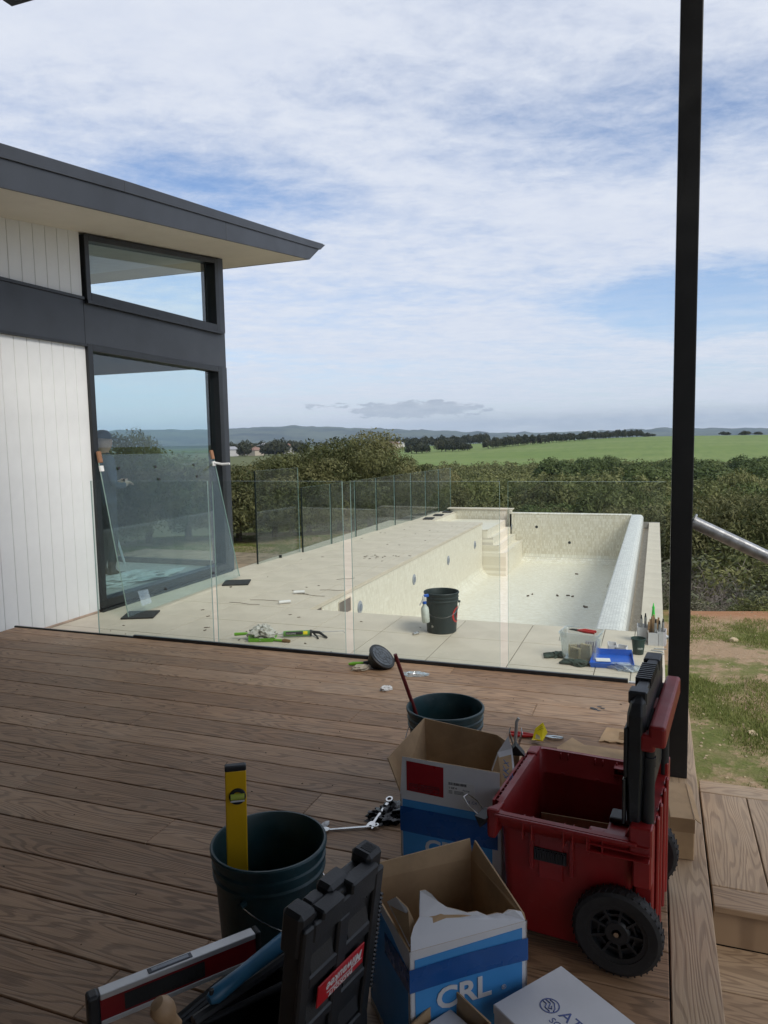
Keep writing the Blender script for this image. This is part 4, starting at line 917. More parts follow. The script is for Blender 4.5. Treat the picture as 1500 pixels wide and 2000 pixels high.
for a in ((.0, -.012, .012, .012), (.0, .006, .016, -.010), (.024, -.012, .027, .014), (.027, .0, .042, .014), (.028, .001, .044, -.010), (.052, -.010, .066, .014), (.052, .012, .066, -.008), (-.03, -.022, .02, -.018), (-.025, -.030, .035, -.026)):
    wr_.tube([wf @ Vector((a[0], a[1], 0)), wf @ Vector((a[2], a[3], 0))], .0013, 5)
wr_.build('pen_marks', PENBLUE, bb)

# white flat box with a printed mark, and the small brown box beside it
ab = thing('hardware_box', 'closed white hardware box with navy lettering at the bottom edge', 'box', (0, 0, 0))
o0 = Vector((-.325, 1.532, .200)); ex = Vector((.205, -.105, .004)); 
exu = Vector((.222, -.165, 0)).normalized(); eyu = Vector((.105, .190, 0)).normalized()
eyu = (eyu - exu * eyu.dot(exu)).normalized()
af = frame(o0, exu, eyu)
M().box(0, .34, 0, .215, -.075, 0, 0, af).build('body', BOXWHITE, ab, bevel=.002)
M().box(-.0008, .3405, -.002, .2165, -.020, .0022, 0, af).build('lid', BOXWHITE, ab, bevel=.002)
lgm = M()
lgm.lathe([(.0195, .0004), (.0225, .0004), (.0225, 0), (.0195, 0)], 40, 0, af @ Matrix.Translation((.075, .100, .0026)), closed=True)
for pts in (((-.018, .006), (-.004, .006), (.004, -.008), (.010, -.004), (.004, .002)), ((-.019, -.002), (-.008, -.002), (-.003, -.012), (.012, -.013)), ((-.012, .013), (.002, .013), (.014, .002), (.017, -.006))):
    lgm.tube([(x_ + .075, y_ + .100, .0030) for x_, y_ in pts], .0013, 5, 0, af)
lgm.build('logo', INKBLUE, ab)
text('lettering', 'ATLAS', .040, INKBLUE, ab, af @ Matrix.Translation((.105, .094, .0026)), .0003, 1.05); text('lettering', 'SOFT CLOSE', .0235, INKBLUE, ab, af @ Matrix.Translation((.103, .066, .0026)), .0003, 1.0)
sb_ = thing('carton', 'small open brown carton with a white packet inside at the bottom edge', 'carton', (-.412, 1.455, 0), (0, 0, R(-32)))
w, d, h = .13, .14, .20
for poly, off in (([(-w / 2, -d / 2, 0), (w / 2, -d / 2, 0), (w / 2, -d / 2, h - .04), (-w / 2, -d / 2, h - .04)], (0, .004, 0)), ([(w / 2, -d / 2, 0), (w / 2, d / 2, 0), (w / 2, d / 2, h), (w / 2, -d / 2, h - .04)], (-.004, 0, 0)),
                  ([(w / 2, d / 2, 0), (-w / 2, d / 2, 0), (-w / 2, d / 2, h + .01), (w / 2, d / 2, h)], (0, -.004, 0)), ([(-w / 2, d / 2, 0), (-w / 2, -d / 2, 0), (-w / 2, -d / 2, h - .03), (-w / 2, d / 2, h + .01)], (.004, 0, 0))):
    M().slab(poly, off, 0, 0).build('side_panel', KRAFT, sb_)
tag(M().box(-.05, .05, -.055, .055, 0, .165).build('packet', BOXWHITE, None, (-.412, 1.455, .004), (0, 0, R(-32)), bevel=.003), 'white packet standing inside the small brown carton', 'packet')
kb = thing('carton', 'brown cardboard carton tucked between red toolbox and black post', 'carton', (.095, 2.78, 0), (0, 0, R(4)))
M().box(-.04, .04, -.14, .14, 0, .15).build('body', KRAFT, kb, bevel=.003); M().slab([(.0405, -.139, .15), (.0405, .139, .15), (.060, .139, .135), (.060, -.139, .135)], (0, 0, .003), 0, 0).build('flap', KRAFT, kb); M().box(-.041, .041, -.1405, -.1402, .10, .15).build('tape', KRAFTD, kb)

# black toolbox with its lid raised, seen from behind
bt = thing('toolbox', 'open black toolbox with ribbed raised lid and red badge in the foreground', 'toolbox', (-.655, 1.175, 0), (0, 0, R(-13.5)))
# local x = away from the hinge to the right, y = along the hinge, z up
BW, BD, BH = .268, .335, .205
bx = M(); bx.box(-BD, 0, 0, BW, 0, .012)
for a in ((-BD, -BD + .018, 0, BW), (-.018, 0, 0, BW), (-BD + .018, -.018, 0, .018), (-BD + .018, -.018, BW - .018, BW)): bx.box(a[0], a[1], a[2], a[3], .012, BH)
bx.box(-BD - .008, -BD + .012, -.006, BW + .006, BH - .03, BH + .006); bx.build('body', BPLAST, bt, bevel=.004)
TL = Matrix.Translation((0, 0, BH - .01)) @ Matrix.Rotation(R(8.5), 4, 'Y')
HL, TH = .395, .058
lidp = M()
lidp.box(-TH, -.012, .012, BW - .012, 0, HL - .02, 0, TL)
lid = lidp.build('lid', BPLAST, bt, bevel=.006, seg=2)
def lp(name, m=BPLAST, bev=.004, *boxes):
    q = M()
    for b_ in boxes: q.box(*b_, 0, TL)
    return q.build(name, m, lid, bevel=bev)
q = lp('lid_frame', BPLAST, .004, (-.0125, 0, 0, .030, 0, HL - .03), (-.0125, 0, BW - .030, BW, 0, HL - .03), (-.0125, 0, .0295, BW - .0295, HL - .075, HL - .03),
   (-.0125, -.001, BW / 2 - .018, BW / 2 + .018, 0, HL - .0745), (-.0125, -.002, .0295, BW - .0295, .215, .245), (-.0125, -.002, .0295, BW - .0295, .105, .130))
lp('lid_corner', BPLAST, .008, (-TH - .003, -.010, -.003, .045, HL - .10, HL - .004), (-TH - .003, -.010, BW - .05, BW + .003, HL - .10, HL + .008), (-TH - .004, -.02, BW / 2 - .035, BW / 2 + .035, HL - .05, HL - .003))
lp('lid_top_rib', BPLAST, .004, (-.030, .004, .05, BW / 2 - .015, HL - .035, HL - .014), (-.030, .004, BW / 2 + .01, BW - .03, HL - .035, HL - .008), (-TH, -.030, .055, .095, HL - .03, HL - .016))
lp('lid_slot', RUBBER, 0, (-.045, -.018, BW - .035, BW - .010, HL + .0065, HL + .0088))
for k_ in range(2):
    for zz in (.03, .14, .255):
        q = M(); y0 = .034 + k_ * (BW / 2 - .012); y1 = y0 + BW / 2 - .062
        q.add([(-.012, y0, zz), (-.012, y1, zz), (-.0125, y1, zz + .03), (-.0125, y0, zz + .03), (-.002, y0, zz - .004), (-.002, y1, zz - .004)], [(0, 1, 2, 3), (0, 4, 5, 1), (4, 3, 2, 5)], 0, TL); q.build('lid_pocket', BPLAST, lid)
q = M()
for zz in np.linspace(.06, .29, 22): q.box(-.012, .003, BW - .004, BW + .003, zz, zz + .005, 0, TL)
q.build('edge_ribs', BPLAST, lid)
M().box(-.001, .0025, .058, BW - .052, .158, .208, 0, TL).build('badge', mat('red badge', (.42, .012, .018), .35), lid, bevel=.001)
bf = TL @ frame((.0032, BW - .060, .203), (0, -1, 0), (0, 0, -1))    # the badge reads upside down
text('lettering', 'Milwaukee', .030, PAPER, lid, bf @ Matrix.Translation((.0, .006, 0)) @ Matrix(((1, .25, 0, 0), (0, 1, 0, 0), (0, 0, 1, 0), (0, 0, 0, 1))), .0002, .95, bold=.0004)
text('lettering', 'PACKOUT', .014, PAPER, lid, bf @ Matrix.Translation((.032, .032, 0)), .0002, 1.25, bold=.0003)
M().box(.0, .12, .0275, .0290, -.0002, .0004, 0, bf).build('badge_line', PAPER, lid)
M().cyl(TL @ Vector((-.03, BW / 2 - .005, HL - .016)), TL @ Vector((-.03, BW / 2 - .005, HL - .008)), .006, n=12).build('rivet', CHROME, lid)
# what lies in and on the black toolbox
dl = thing('digital_level', 'red box level with silver top edge and display lying across the black toolbox', 'level')
fa = Vector((-1.125, 1.158, .300)); fb = Vector((-.893, 1.462, .300)); lx_ = (fb - fa).normalized(); L = (fb - fa).length
lf = frame(fa, lx_, Vector((0, 0, 1)).cross(lx_))
M().box(.02, L - .006, -.013, .013, -.060, -.0135, 0, lf).build('body', mat('dark red level body', (.20, .008, .012), .35), dl)
M().box(.02, L - .006, -.0145, .0145, -.0132, 0, 0, lf).build('top_edge', SILVER, dl, bevel=.0015)
M().box(.02, L - .006, -.0145, .0145, -.072, -.0602, 0, lf).build('bottom_edge', SILVER, dl, bevel=.0015)
M().box(-.006, .0198, -.0165, .0165, -.075, .002, 0, lf).build('end_cap', BPLAST, dl, bevel=.006, seg=2); M().box(L - .0058, L + .008, -.0165, .0165, -.075, .002, 0, lf).build('end_cap', BPLAST, dl, bevel=.005, seg=2)
dd = M().box(.125, .225, -.0085, .0095, .0002, .0016, 0, lf).build('display_frame', mat('dark grey bezel', (.05, .06, .08), .4), dl, bevel=.001); M().box(.133, .217, -.0045, .0055, .0017, .0022, 0, lf).build('display', LCD, dd)
M().box(.07, .25, -.0140, -.0132, -.055, -.018, 0, lf).build('side_panel', RUBBER, dl)
bhd = thing('hand_tool', 'steel blue tool handle resting in the black toolbox beneath its lid', 'hand tool')
pA, pB = Vector((-.875, 1.235, .295)), Vector((-.765, 1.475, .335))
M().tube([pA, pA.lerp(pB, .06), pA.lerp(pB, .3), pA.lerp(pB, .6), pB], [.010, .018, .0165, .018, .020], 14).build('handle', HANDLEBLUE, bhd, smooth=True)
M().cyl(pA + Vector((.004, .005, .008)), pA + Vector((.004, .005, .022)), .005, n=12).build('hang_hole', RUBBER, bhd)
M().tube([pA + Vector((-.02, -.03, -.03)), pA.lerp(pB, .5) + Vector((0, 0, -.04)), pB + Vector((.0, .0, -.05))], .012, 8).build('blade', BPLAST, bhd, smooth=True)
kn = thing('wooden_handle', 'pale wooden tool knob poking up from the black toolbox', 'handle', (-0.869, 1.120, 0.334), (R(25), R(-20), 0))
M().lathe([(.001, .075), (.014, .073), (.0225, .062), (.0235, .048), (.019, .034), (.012, .024), (.010, 0)], 22).build('knob', WOODKNOB, kn, smooth=True); M().cyl((0, 0, -.08), (0, 0, .002), .006).build('shank', CHROME, kn)
for i, (p_, q_, r_, m_, nm_, lb_) in enumerate((((-.97, 1.28, .16), (-.80, 1.46, .19), .010, BPLAST, 'grease_gun', 'thick black tool shaft lying in the black toolbox'), ((-.93, 1.36, .20), (-.82, 1.47, .235), .005, CHROME, 'screwdriver', 'thin bright screwdriver shank in the black toolbox'),
        ((-.80, 1.20, .18), (-.70, 1.30, .20), .012, RUBBER, 'torch', 'black torch lying in the black toolbox'), ((-.83, 1.12, .19), (-.74, 1.20, .20), .006, CHROME, 'chisel', 'bright steel chisel in the near corner of the black toolbox'), ((-.78, 1.32, .15), (-.70, 1.40, .17), .02, BPLAST, 'drill_bit_case', 'round black case deep in the black toolbox'))):
    tag(M().tube([p_, Vector(p_).lerp(Vector(q_), .5), q_], [r_, r_ * .8, r_], 10).build(nm_, m_, smooth=True), lb_, 'tool')
sp = thing('ring_spanner', 'small chrome ring spanner standing upright against the near teal bucket', 'spanner', (-.79, 1.55, .22), (0, R(4), R(40)))
M().lathe([(.007, -.004), (.0125, -.004), (.0125, .004), (.007, .004)], 18, closed=True).build('ring', CHROME, sp, (0, 0, .13), (R(90), 0, 0), smooth=True); M().box(-.005, .005, -.002, .002, -.03, .119).build('shank', CHROME, sp, bevel=.001)

# scattered hand tools and scraps on the deck
def spanner(label, a, b_, z0=.004):
    a, b_ = Vector(a), Vector(b_); L = (b_ - a).length; dr = (b_ - a)
    o = thing('spanner', label, 'spanner', a, (0, -math.asin(dr.z / L), math.atan2(dr.y, dr.x)))
    M().box(.018, L - .014, -.006, .006, 0, .005).build('shank', CHROME, o, bevel=.002, seg=2)
    M().slab([(.022 * math.cos(t_) + .004, .017 * math.sin(t_), 0) for t_ in np.linspace(R(200) - 2 * math.pi + R(30), R(160) - R(30) , 16)] + [(-.004, .006, 0), (.004, .005, 0), (.006, -.005, 0), (-.006, -.008, 0)], (0, 0, .007), 0, 0).build('jaw', CHROME, o)
    M().lathe([(.0085, 0), (.0145, 0), (.0145, .009), (.0085, .009)], 20, closed=True).build('ring', CHROME, o, (L, 0, 0), smooth=True); return o
spanner('long chrome combination spanner lying beside the near teal bucket', (-1.165, 2.415, .003), (-.985, 2.50, .006))
spanner('bent chrome spanner end resting on the black crumpled bag', (-1.0, 2.49, .006), (-.972, 2.63, .05))
tag(crumple((.085, .06, .028), 9, 4, .6, 3.2).build('bag', mat('black crumpled plastic', (.010, .010, .012), .25), None, (-.945, 2.60, 0), (0, 0, R(35)), smooth=True), 'crumpled black plastic bag beside the spanner on the deck', 'bag')
tag(crumple((.014, .022, .008), 12, 2, .5).build('paper_scrap', PAPER, None, (-1.175, 2.46, 0)), 'tiny white paper scrap near the spanner jaw', 'paper scrap')
pl_ = thing('pliers', 'red handled pliers lying on the deck beyond the red toolbox', 'pliers', (-.53, 3.545, .006), (0, 0, R(4)))
for s_ in (-1, 1): M().tube([(-.135, s_ * .016, .004), (-.06, s_ * .013, .004), (-.005, s_ * .006, .004)], [.0085, .0085, .006], 8).build('grip', REDHANDLE, pl_, smooth=True)
for s_ in (-1, 1): M().slab([(-.012, s_ * .001, 0), (.03, s_ * .004, 0), (.075, s_ * .017, 0), (.115, s_ * .014, 0), (.128, s_ * .004, 0), (.085, s_ * .006, 0), (.04, s_ * -.004, 0)], (0, 0, .008), 0, 0).build('jaw', CHROME, pl_)
yt = M(); yt.slab([(0, 0, 0), (.05, -.02, .0), (.07, .01, .035), (.045, .03, .075), (.01, .02, .045)], (.001, .001, .001), 0, 0); yt.slab([(0, 0, 0), (.05, -.02, 0), (.065, -.05, .015), (.03, -.055, .02), (.0, -.03, .005)], (.001, 0, .001), 0, 0)
tg = yt.build('tag', YELTAG, None, (-.545, 3.50, .012)); tag(tg, 'yellow printed tag folded over the red handled pliers', 'tag')
M().slab([(.018, -.024, .012), (.045, -.034, .012), (.04, -.03, .03), (.02, -.02, .034)], (.0, -.001, .001), 0, 0).build('white_corner', PAPER, tg)
q = M()
for k_ in range(4): q.tube([(.024 + .004 * k_, .012, .040 + .008 * k_), (.056 - .002 * k_, .014, .034 + .008 * k_)], .0008, 4)
q.build('small_print', INK, tg)
def scrap(nm, label, pts, m, z=.003, cat='cardboard scrap', th=.004):
    q = M(); q.slab([(x_, y_, z + random.uniform(0, .006)) for x_, y_ in pts], (0, 0, th), 0, 0); return tag(q.build(nm, m), label, cat)
rag = [(-.24, 3.575), (-.225, 3.70), (-.212, 3.755), (-.12, 3.75), (-.055, 3.735), (-.055, 3.60), (-.085, 3.588), (-.11, 3.598), (-.135, 3.58), (-.16, 3.592), (-.19, 3.582), (-.215, 3.592)]
cs = scrap('cardboard_scrap', 'torn piece of brown cardboard near the black post base', rag, KRAFT)
q = M()
for k_ in range(6): q.tube([(-.15, 3.62 + .017 * k_, .0135), (-.085 - .004 * k_, 3.617 + .017 * k_, .0135)], .0016, 4)
q.build('stamp_print', KRAFTD, cs)
scrap('cardboard_scrap', 'flat brown cardboard sheet behind the far rim of the red toolbox', [(-.42, 3.44), (-.365, 3.575), (-.30, 3.51), (-.10, 3.50), (-.02, 3.44), (-.03, 3.30), (-.40, 3.30)], KRAFT)
tag(M().tube([(-.50, 2.79, .002), (-.505, 2.80, .25), (-.50, 2.815, .36), (-.492, 2.815, .375)], .0065, 7).build('rod', mat('dull grey rod', (.36, .35, .33), .6), smooth=True), 'thin grey metal rod standing upright behind the open carton', 'rod')
cl_ = thing('clamp', 'black spring clamp with wire handles hooked between the cartons and red toolbox', 'clamp', (-.435, 2.43, .40), (0, 0, R(10)))
M().add([(-.03, -.02, 0), (.03, -.02, 0), (.03, .02, 0), (-.03, .02, 0), (0, -.02, .035), (0, .02, .035)], [(0, 1, 2, 3), (0, 4, 1), (3, 2, 5), (0, 3, 5, 4), (1, 4, 5, 2)]).build('body', BPLAST, cl_)
for s_ in (-1, 1): M().tube([(s_ * .01, -.014, .034), (s_ * .022, -.016, .075), (s_ * .018, 0, .09), (s_ * .022, .016, .075), (s_ * .01, .014, .034)], .0018, 6).build('wire', CHROME, cl_, smooth=True)
cl2 = thing('clamp', 'black binder clip with wire loop on the near rim corner of the red toolbox', 'clamp', (-.445, 2.03, .365), (0, R(-60), R(-20)))
M().add([(-.018, -.03, 0), (.018, -.03, 0), (.018, .03, 0), (-.018, .03, 0), (0, -.03, .032), (0, .03, .032)], [(0, 1, 2, 3), (0, 4, 1), (3, 2, 5), (0, 3, 5, 4), (1, 4, 5, 2)]).build('body', BPLAST, cl2)
M().tube([(0, -.016, .03), (.002, -.022, .06), (.004, -.012, .092), (.004, .012, .092), (.002, .022, .06), (0, .016, .03)], .0018, 6).build('wire', CHROME, cl2, smooth=True)
tag(crumple((.03, .045, .02), 21, 2, .4).build('red_wrapper', REDLABEL, None, (-.425, 2.30, .30), smooth=True), 'crumpled red and white wrapper between carton and red toolbox', 'wrapper')
# dish, brush, glove and paper by the fence
di = thing('dish', 'black shallow dish tipped on its edge by the glass fence', 'dish', (-1.655, 4.385, .074), Vector((.653, -.127, .748)).to_track_quat('Z', 'Y').to_euler())
M().lathe([(.001, .004), (.084, .004), (.092, .008), (.097, .004), (.097, -.004), (.086, -.016), (.062, -.075), (.058, -.078), (.001, -.078)], 44).build('bowl', BPLAST, di, smooth=True)
M().lathe([(.001, .0085), (.078, .0085), (.080, .005)], 40).build('face_plate', mat('grey blue dish face', (.065, .076, .092), .5), di, smooth=True)
q = M()
for r_ in (.03, .055): q.lathe([(r_, .0086), (r_ + .0015, .0098), (r_ + .003, .0086)], 36)
for k_ in range(8): q.box(.012, .076, -.0009, .0009, .0086, .0096, 0, Z4(k_ * math.pi / 4))
q.build('face_ribs', BPLAST, di)
br_ = thing('hand_brush', 'lime green handled brush lying against the tipped black dish', 'brush', (-1.87, 4.335, .018), (0, 0, R(12)))
M().tube([(0, 0, 0), (.03, 0, .004), (.12, 0, .010), (.17, 0, .022), (.23, 0, .03)], [.008, .013, .010, .010, .016], 10).build('handle', LIME, br_, smooth=True); M().tube([(.10, 0, .009), (.16, 0, .02)], .0125, 10).build('grip', BPLAST, br_, smooth=True)
tag(crumple((.06, .036, .022), 31, 3, .5, 2.6).build('glove', TANGLOVE, None, (-1.765, 4.30, 0), (0, 0, R(40)), smooth=True), 'pale crumpled leather glove under the green brush', 'glove')
tag(crumple((.075, .04, .012), 41, 3, .6, 3).build('plastic_wrapper', BAGP, None, (-1.40, 4.30, 0), (0, 0, R(15)), smooth=True), 'clear crumpled plastic wrapper right of the black dish', 'wrapper')
tag(crumple((.035, .025, .016), 43, 3, .6, 3).build('paper_scrap', PAPER, None, (-1.48, 3.985, 0), (0, 0, R(50))), 'small crumpled white paper on the deck before the dish', 'paper scrap')
stn = mat('dark wet stain', (.02, .015, .012), .3)
q = M()
for k_ in range(7): a = random.uniform(0, 6); q.slab([(-.276 + .018 * (k_ % 4) - .03 + .012 * math.cos(t_), 4.03 + .02 * (k_ // 3) - .01 * (k_ % 3) + .008 * math.sin(t_) * (1 + .4 * math.sin(a * t_)), .0012) for t_ in np.linspace(0, 5.6, 8)], (0, 0, .0008), 0, 0)
tag(q.build('stain', stn), 'dark wet paw shaped stain on a deck board near the fence', 'stain'); bpy.data.objects['stain']['kind'] = 'stuff'

# ================================================================== things on the pool paving
dp = thing('dustpan', 'lime green dustpan on the paving beyond the glass', 'dustpan', (-3.05, 5.27, PZ + .001), (0, 0, R(18)))
dpn = M(); dpn.slab([(-.09, -.10, 0), (.11, -.10, 0), (.11, .10, 0), (-.09, .10, 0)], (0, 0, .003), 0, 0)
for a in ((-.09, .11, -.10, -.096, .03), (-.09, .11, .096, .10, .03), (-.094, -.09, -.10, .10, .045)): dpn.box(a[0], a[1], a[2], a[3], 0, a[4])
dpn.build('pan', LIME, dp, bevel=.002); M().tube([(-.09, 0, .035), (-.14, 0, .045), (-.23, .0, .04)], [.014, .012, .014], 10).build('handle', LIME, dp, smooth=True)
tag(crumple((.10, .085, .075), 51, 4, .55, 2.6).build('rag', CLOTH, None, (-3.045, 5.265, PZ + .006), smooth=True), 'crumpled off white rags heaped in the lime green dustpan', 'rag')
bs = thing('paint_brush', 'short brush with brown bristles beside the lime green dustpan', 'brush', (-2.92, 5.23, PZ + .012), (0, 0, R(2)))
M().tube([(-.05, 0, 0), (.04, 0, 0), (.08, 0, 0)], [.008, .010, .012], 8).build('handle', LIME, bs, smooth=True); M().tube([(.078, 0, 0), (.10, 0, 0), (.145, .004, -.003)], [.012, .018, .013], 8).build('bristles', mat('brown bristles', (.20, .12, .05), .9, bump=.6, bscale=200), bs, smooth=True)
cg = thing('caulking_gun', 'caulking gun with green cartridge lying on the paving', 'caulking gun', (-2.90, 5.365, PZ + .03), (0, 0, R(24)))
M().cyl((0, 0, 0), (.22, 0, 0), .0235, n=18).build('cartridge', CARTRIDGE, cg, smooth=True); M().tube([(0, 0, 0), (-.02, 0, 0), (-.09, 0, -.008)], [.02, .009, .003], 10).build('nozzle', PAPER, cg, smooth=True)
M().grid(lambda u, v_: (.02 + .14 * u, -.0245 * math.cos((v_ - .5) * 1.5), .0245 * math.sin((v_ - .5) * 1.5) + .004), 4, 8).build('print_band', INK, cg, smooth=True)
text('lettering', 'SILICONE', .014, PAPER, cg, frame((.025, -.0255, .0), (1, 0, 0), (0, 0, 1)), .0003, 1.3); M().grid(lambda u, v_: (.165 + .035 * u, -.0245 * math.cos((v_ - .5) * 1.5), .0245 * math.sin((v_ - .5) * 1.5) + .004), 3, 8).build('print_band', YELTAG, cg, smooth=True)
M().cyl((.219, 0, 0), (.235, 0, 0), .027, n=18).build('end_plate', BPLAST, cg); M().tube([(.235, 0, .01), (.30, 0, .0), (.33, -.03, -.015), (.36, -.09, -.02)], [.012, .013, .010, .009], 8).build('grip', BPLAST, cg, smooth=True)
M().tube([(.25, 0, -.005), (.28, -.05, -.02), (.29, -.10, -.022)], .007, 8).build('trigger', BPLAST, cg, smooth=True); M().tube([(.23, 0, .004), (.50, 0, .006), (.51, 0, -.012)], .0035, 6).build('plunger', CHROME, cg)
sk_ = thing('socket', 'small chrome socket lying on the paving before the bucket', 'socket', (-1.865, 5.75, PZ + .012), (0, R(90), R(62)))
M().lathe([(.006, -.03), (.010, -.03), (.011, .002), (.0125, .006), (.0125, .03), (.008, .03)], 16, closed=True).build('body', CHROME, sk_, smooth=True)
for i, (x_, y_, a, lb_) in enumerate(((-3.58, 7.0, 30, 'farther of two white plastic offcuts on the paving'), (-3.5, 6.52, 40, 'nearer of two white plastic offcuts on the paving'))):
    tag(M().tube([(-.06, 0, .018), (.06, 0, .018)], .017, 10).build('plastic_offcut', PAPER, None, (x_, y_, PZ), (0, 0, R(a)), smooth=True), lb_, 'offcut', 'white plastic offcuts')
tw = mat('dry brown twig', (.10, .075, .055), .9)
for i, (x_, y_, a, L_) in enumerate(((-3.30, 7.25, 10, .28), (-3.42, 6.95, -8, .34), (-3.42, 7.9, 35, .22), (-3.6, 7.05, -30, .3), (-3.72, 6.6, 8, .42), (-3.9, 6.4, -4, .36))):
    tag(M().tube([(-L_ / 2, 0, .004), (-L_ / 6, .012, .005), (L_ / 5, -.01, .004), (L_ / 2, .012, .005)], .0022, 5).build('twig', tw, None, (x_, y_, PZ), (0, 0, R(a))), 'thin dry twig on the pool paving near the white offcuts', 'twig', 'twigs on the paving')
q = M()
for k_ in range(60):
    x_, y_ = random.uniform(-4.6, -3.2), random.uniform(4.8, 13.5)
    if k_ < 16: x_, y_ = random.gauss(-3.6, .14), random.gauss(9.6, .12)
    if 16 <= k_ < 30: x_, y_ = random.uniform(-4.5, -.4), random.uniform(4.7, 6.3)
    s_ = random.uniform(.006, .018) * (1.4 if k_ < 16 else 1); a = random.uniform(0, 6)
    q.box(-s_, s_, -s_ * .4, s_ * .4, 0, .004, 0, Matrix.Translation((x_, y_, PZ + .0005)) @ Z4(a))
o = q.build('leaf_litter', tw); tag(o, 'bits of brown leaf litter scattered on the pool paving', 'leaf litter', kind='stuff')
q = M()
for x_, y_, s_ in ((-1.53, 12.5, .035), (-1.36, 12.55, .03), (-1.28, 12.5, .025), (-1.03, 11.8, .018), (-1.0, 11.75, .028), (-2.0, 12.35, .022), (-1.95, 12.5, .018), (-1.42, 14.6, .03)):
    q.box(-s_, s_, -s_ * .35, s_ * .35, 0, .02, 0, Matrix.Translation((x_, y_, PB + .001)) @ Z4(x_ * 9))
o = q.build('pool_debris', tw); tag(o, 'bits of dark debris lying on the empty pool floor', 'debris', kind='stuff')
# clear tub with packers
tb = thing('plastic_tub', 'clear plastic tub of packers with red handled cutters on top', 'tub', (-.495, 5.47, PZ + .001), (0, 0, R(-9)))
loft([ring(.118, .088, 0, .02), ring(.138, .105, .19, .022), ring(.145, .112, .192, .024), ring(.145, .112, .204, .024), ring(.139, .106, .204, .022), ring(.134, .101, .19, .02), ring(.114, .084, .004, .018)]).build('tub_body', CLEARP, tb, smooth=True)
M().tube([(-.146, -.03, .17), (-.160, -.02, .12), (-.162, .03, .10), (-.150, .06, .15)], .003, 6).build('handle', PAPER, tb, smooth=True)
for i, (x_, y_, m_, n_) in enumerate(((-.03, -.06, PACKERS, 'cream'), (.045, -.05, PACKERS, 'cream'), (.0, .03, PURPLE, 'mauve'), (.06, .035, PURPLE, 'mauve'), (-.06, .02, PACKERS, 'cream'))):
    pk = M(); pk.box(-.04, .04, -.014, .014, 0, .05 + .03 * (i % 2))
    for k_ in range(5): pk.box(-.038 + .017 * k_, -.028 + .017 * k_, -.013, .013, .05 + .03 * (i % 2), .085 + .03 * (i % 2))
    c_ = tb.matrix_world if False else Matrix.Translation(tb.location) @ Z4(R(-9))
    p_ = c_ @ Vector((x_, y_, .006))
    tag(pk.build('packer', m_, None, p_, (0, 0, R(-9 + 12 * (i - 2)))), n_ + ' plastic comb packers stacked inside the clear tub', 'packer', n_ + ' packers in the tub')
ct = thing('cutters', 'red handled cutters lying across the top of the clear tub', 'cutters', (-.52, 5.44, PZ + .214), (0, 0, R(-12)))
for s_ in (-1, 1): M().tube([(0, s_ * .004, 0), (.05, s_ * .022, .002), (.13, s_ * .020, 0)], [.006, .011, .010], 8).build('grip', REDHANDLE, ct, smooth=True)
M().tube([(.005, 0, 0), (-.03, 0, .002), (-.065, 0, 0)], [.010, .009, .003], 6).build('blade', BPLAST, ct, smooth=True)
for (x_, y_, a, sx_, sy_, sd_, lb_) in ((-.665, 5.45, 12, .075, .045, 61, 'folded dark green work glove left of the clear tub'), (-.495, 5.295, -14, .095, .055, 67, 'flat dark green work glove in front of the clear tub')):
    gv = thing('work_glove', lb_, 'glove', (x_, y_, PZ), (0, 0, R(a)))
    crumple((sx_ * .75, sy_, .026), sd_, 3, .4, 2.4).build('palm', GLOVEGREEN, gv, smooth=True)
    for k_ in range(4): M().tube([(-.03, -.03 + .02 * k_, .016), (-sx_ * .9, -.045 + .026 * k_, .014), (-sx_ * 1.35, -.05 + .028 * k_, .010)], [.011, .010, .008], 7).build('finger', GLOVEGREEN, gv, smooth=True)
ty = thing('tray', 'bright blue plastic tray on the paving beside the clear tub', 'tray', (-.275, 5.385, PZ + .001), (0, 0, R(6)))
tm = M(); tm.slab([(-.15, -.11, .004), (.14, -.11, .004), (.14, .11, .030), (-.12, .11, .030)], (0, 0, .004), 0, 0)
tm.slab([(-.15, -.11, 0), (.14, -.11, 0), (.145, -.118, .036), (-.158, -.118, .036)], (0, .004, 0), 0, 0); tm.slab([(-.12, .11, .02), (.14, .11, .02), (.145, .122, .075), (-.126, .122, .075)], (0, -.004, 0), 0, 0)
tm.slab([(-.15, -.11, 0), (-.12, .11, .02), (-.126, .122, .05), (-.158, -.118, .036)], (.004, 0, 0), 0, 0); tm.slab([(.14, -.11, 0), (.14, .11, .02), (.145, .122, .06), (.145, -.118, .036)], (-.004, 0, 0), 0, 0)
tm.build('pan', TRAYBLUE, ty); tag(M().box(-.05, .05, -.03, .03, 0, .003).build('paper_card', PAPER, None, (-.335, 5.375, PZ + .026), (R(6), 0, R(10))), 'small white card lying in the bright blue tray', 'card')
tag(crumple((.10, .05, .03), 71, 3, .6, 2.6).build('plastic_wrapper', BAGP, None, (-.18, 5.27, PZ), (0, 0, R(-8)), smooth=True), 'crumpled clear bag against the front of the blue tray', 'wrapper')
tag(M().cyl((-.385, 5.69, PZ + .008), (-.285, 5.70, PZ + .008), .0065, n=8).build('pencil', ORANGE), 'short orange pencil on the paving behind the clear tub', 'pencil')
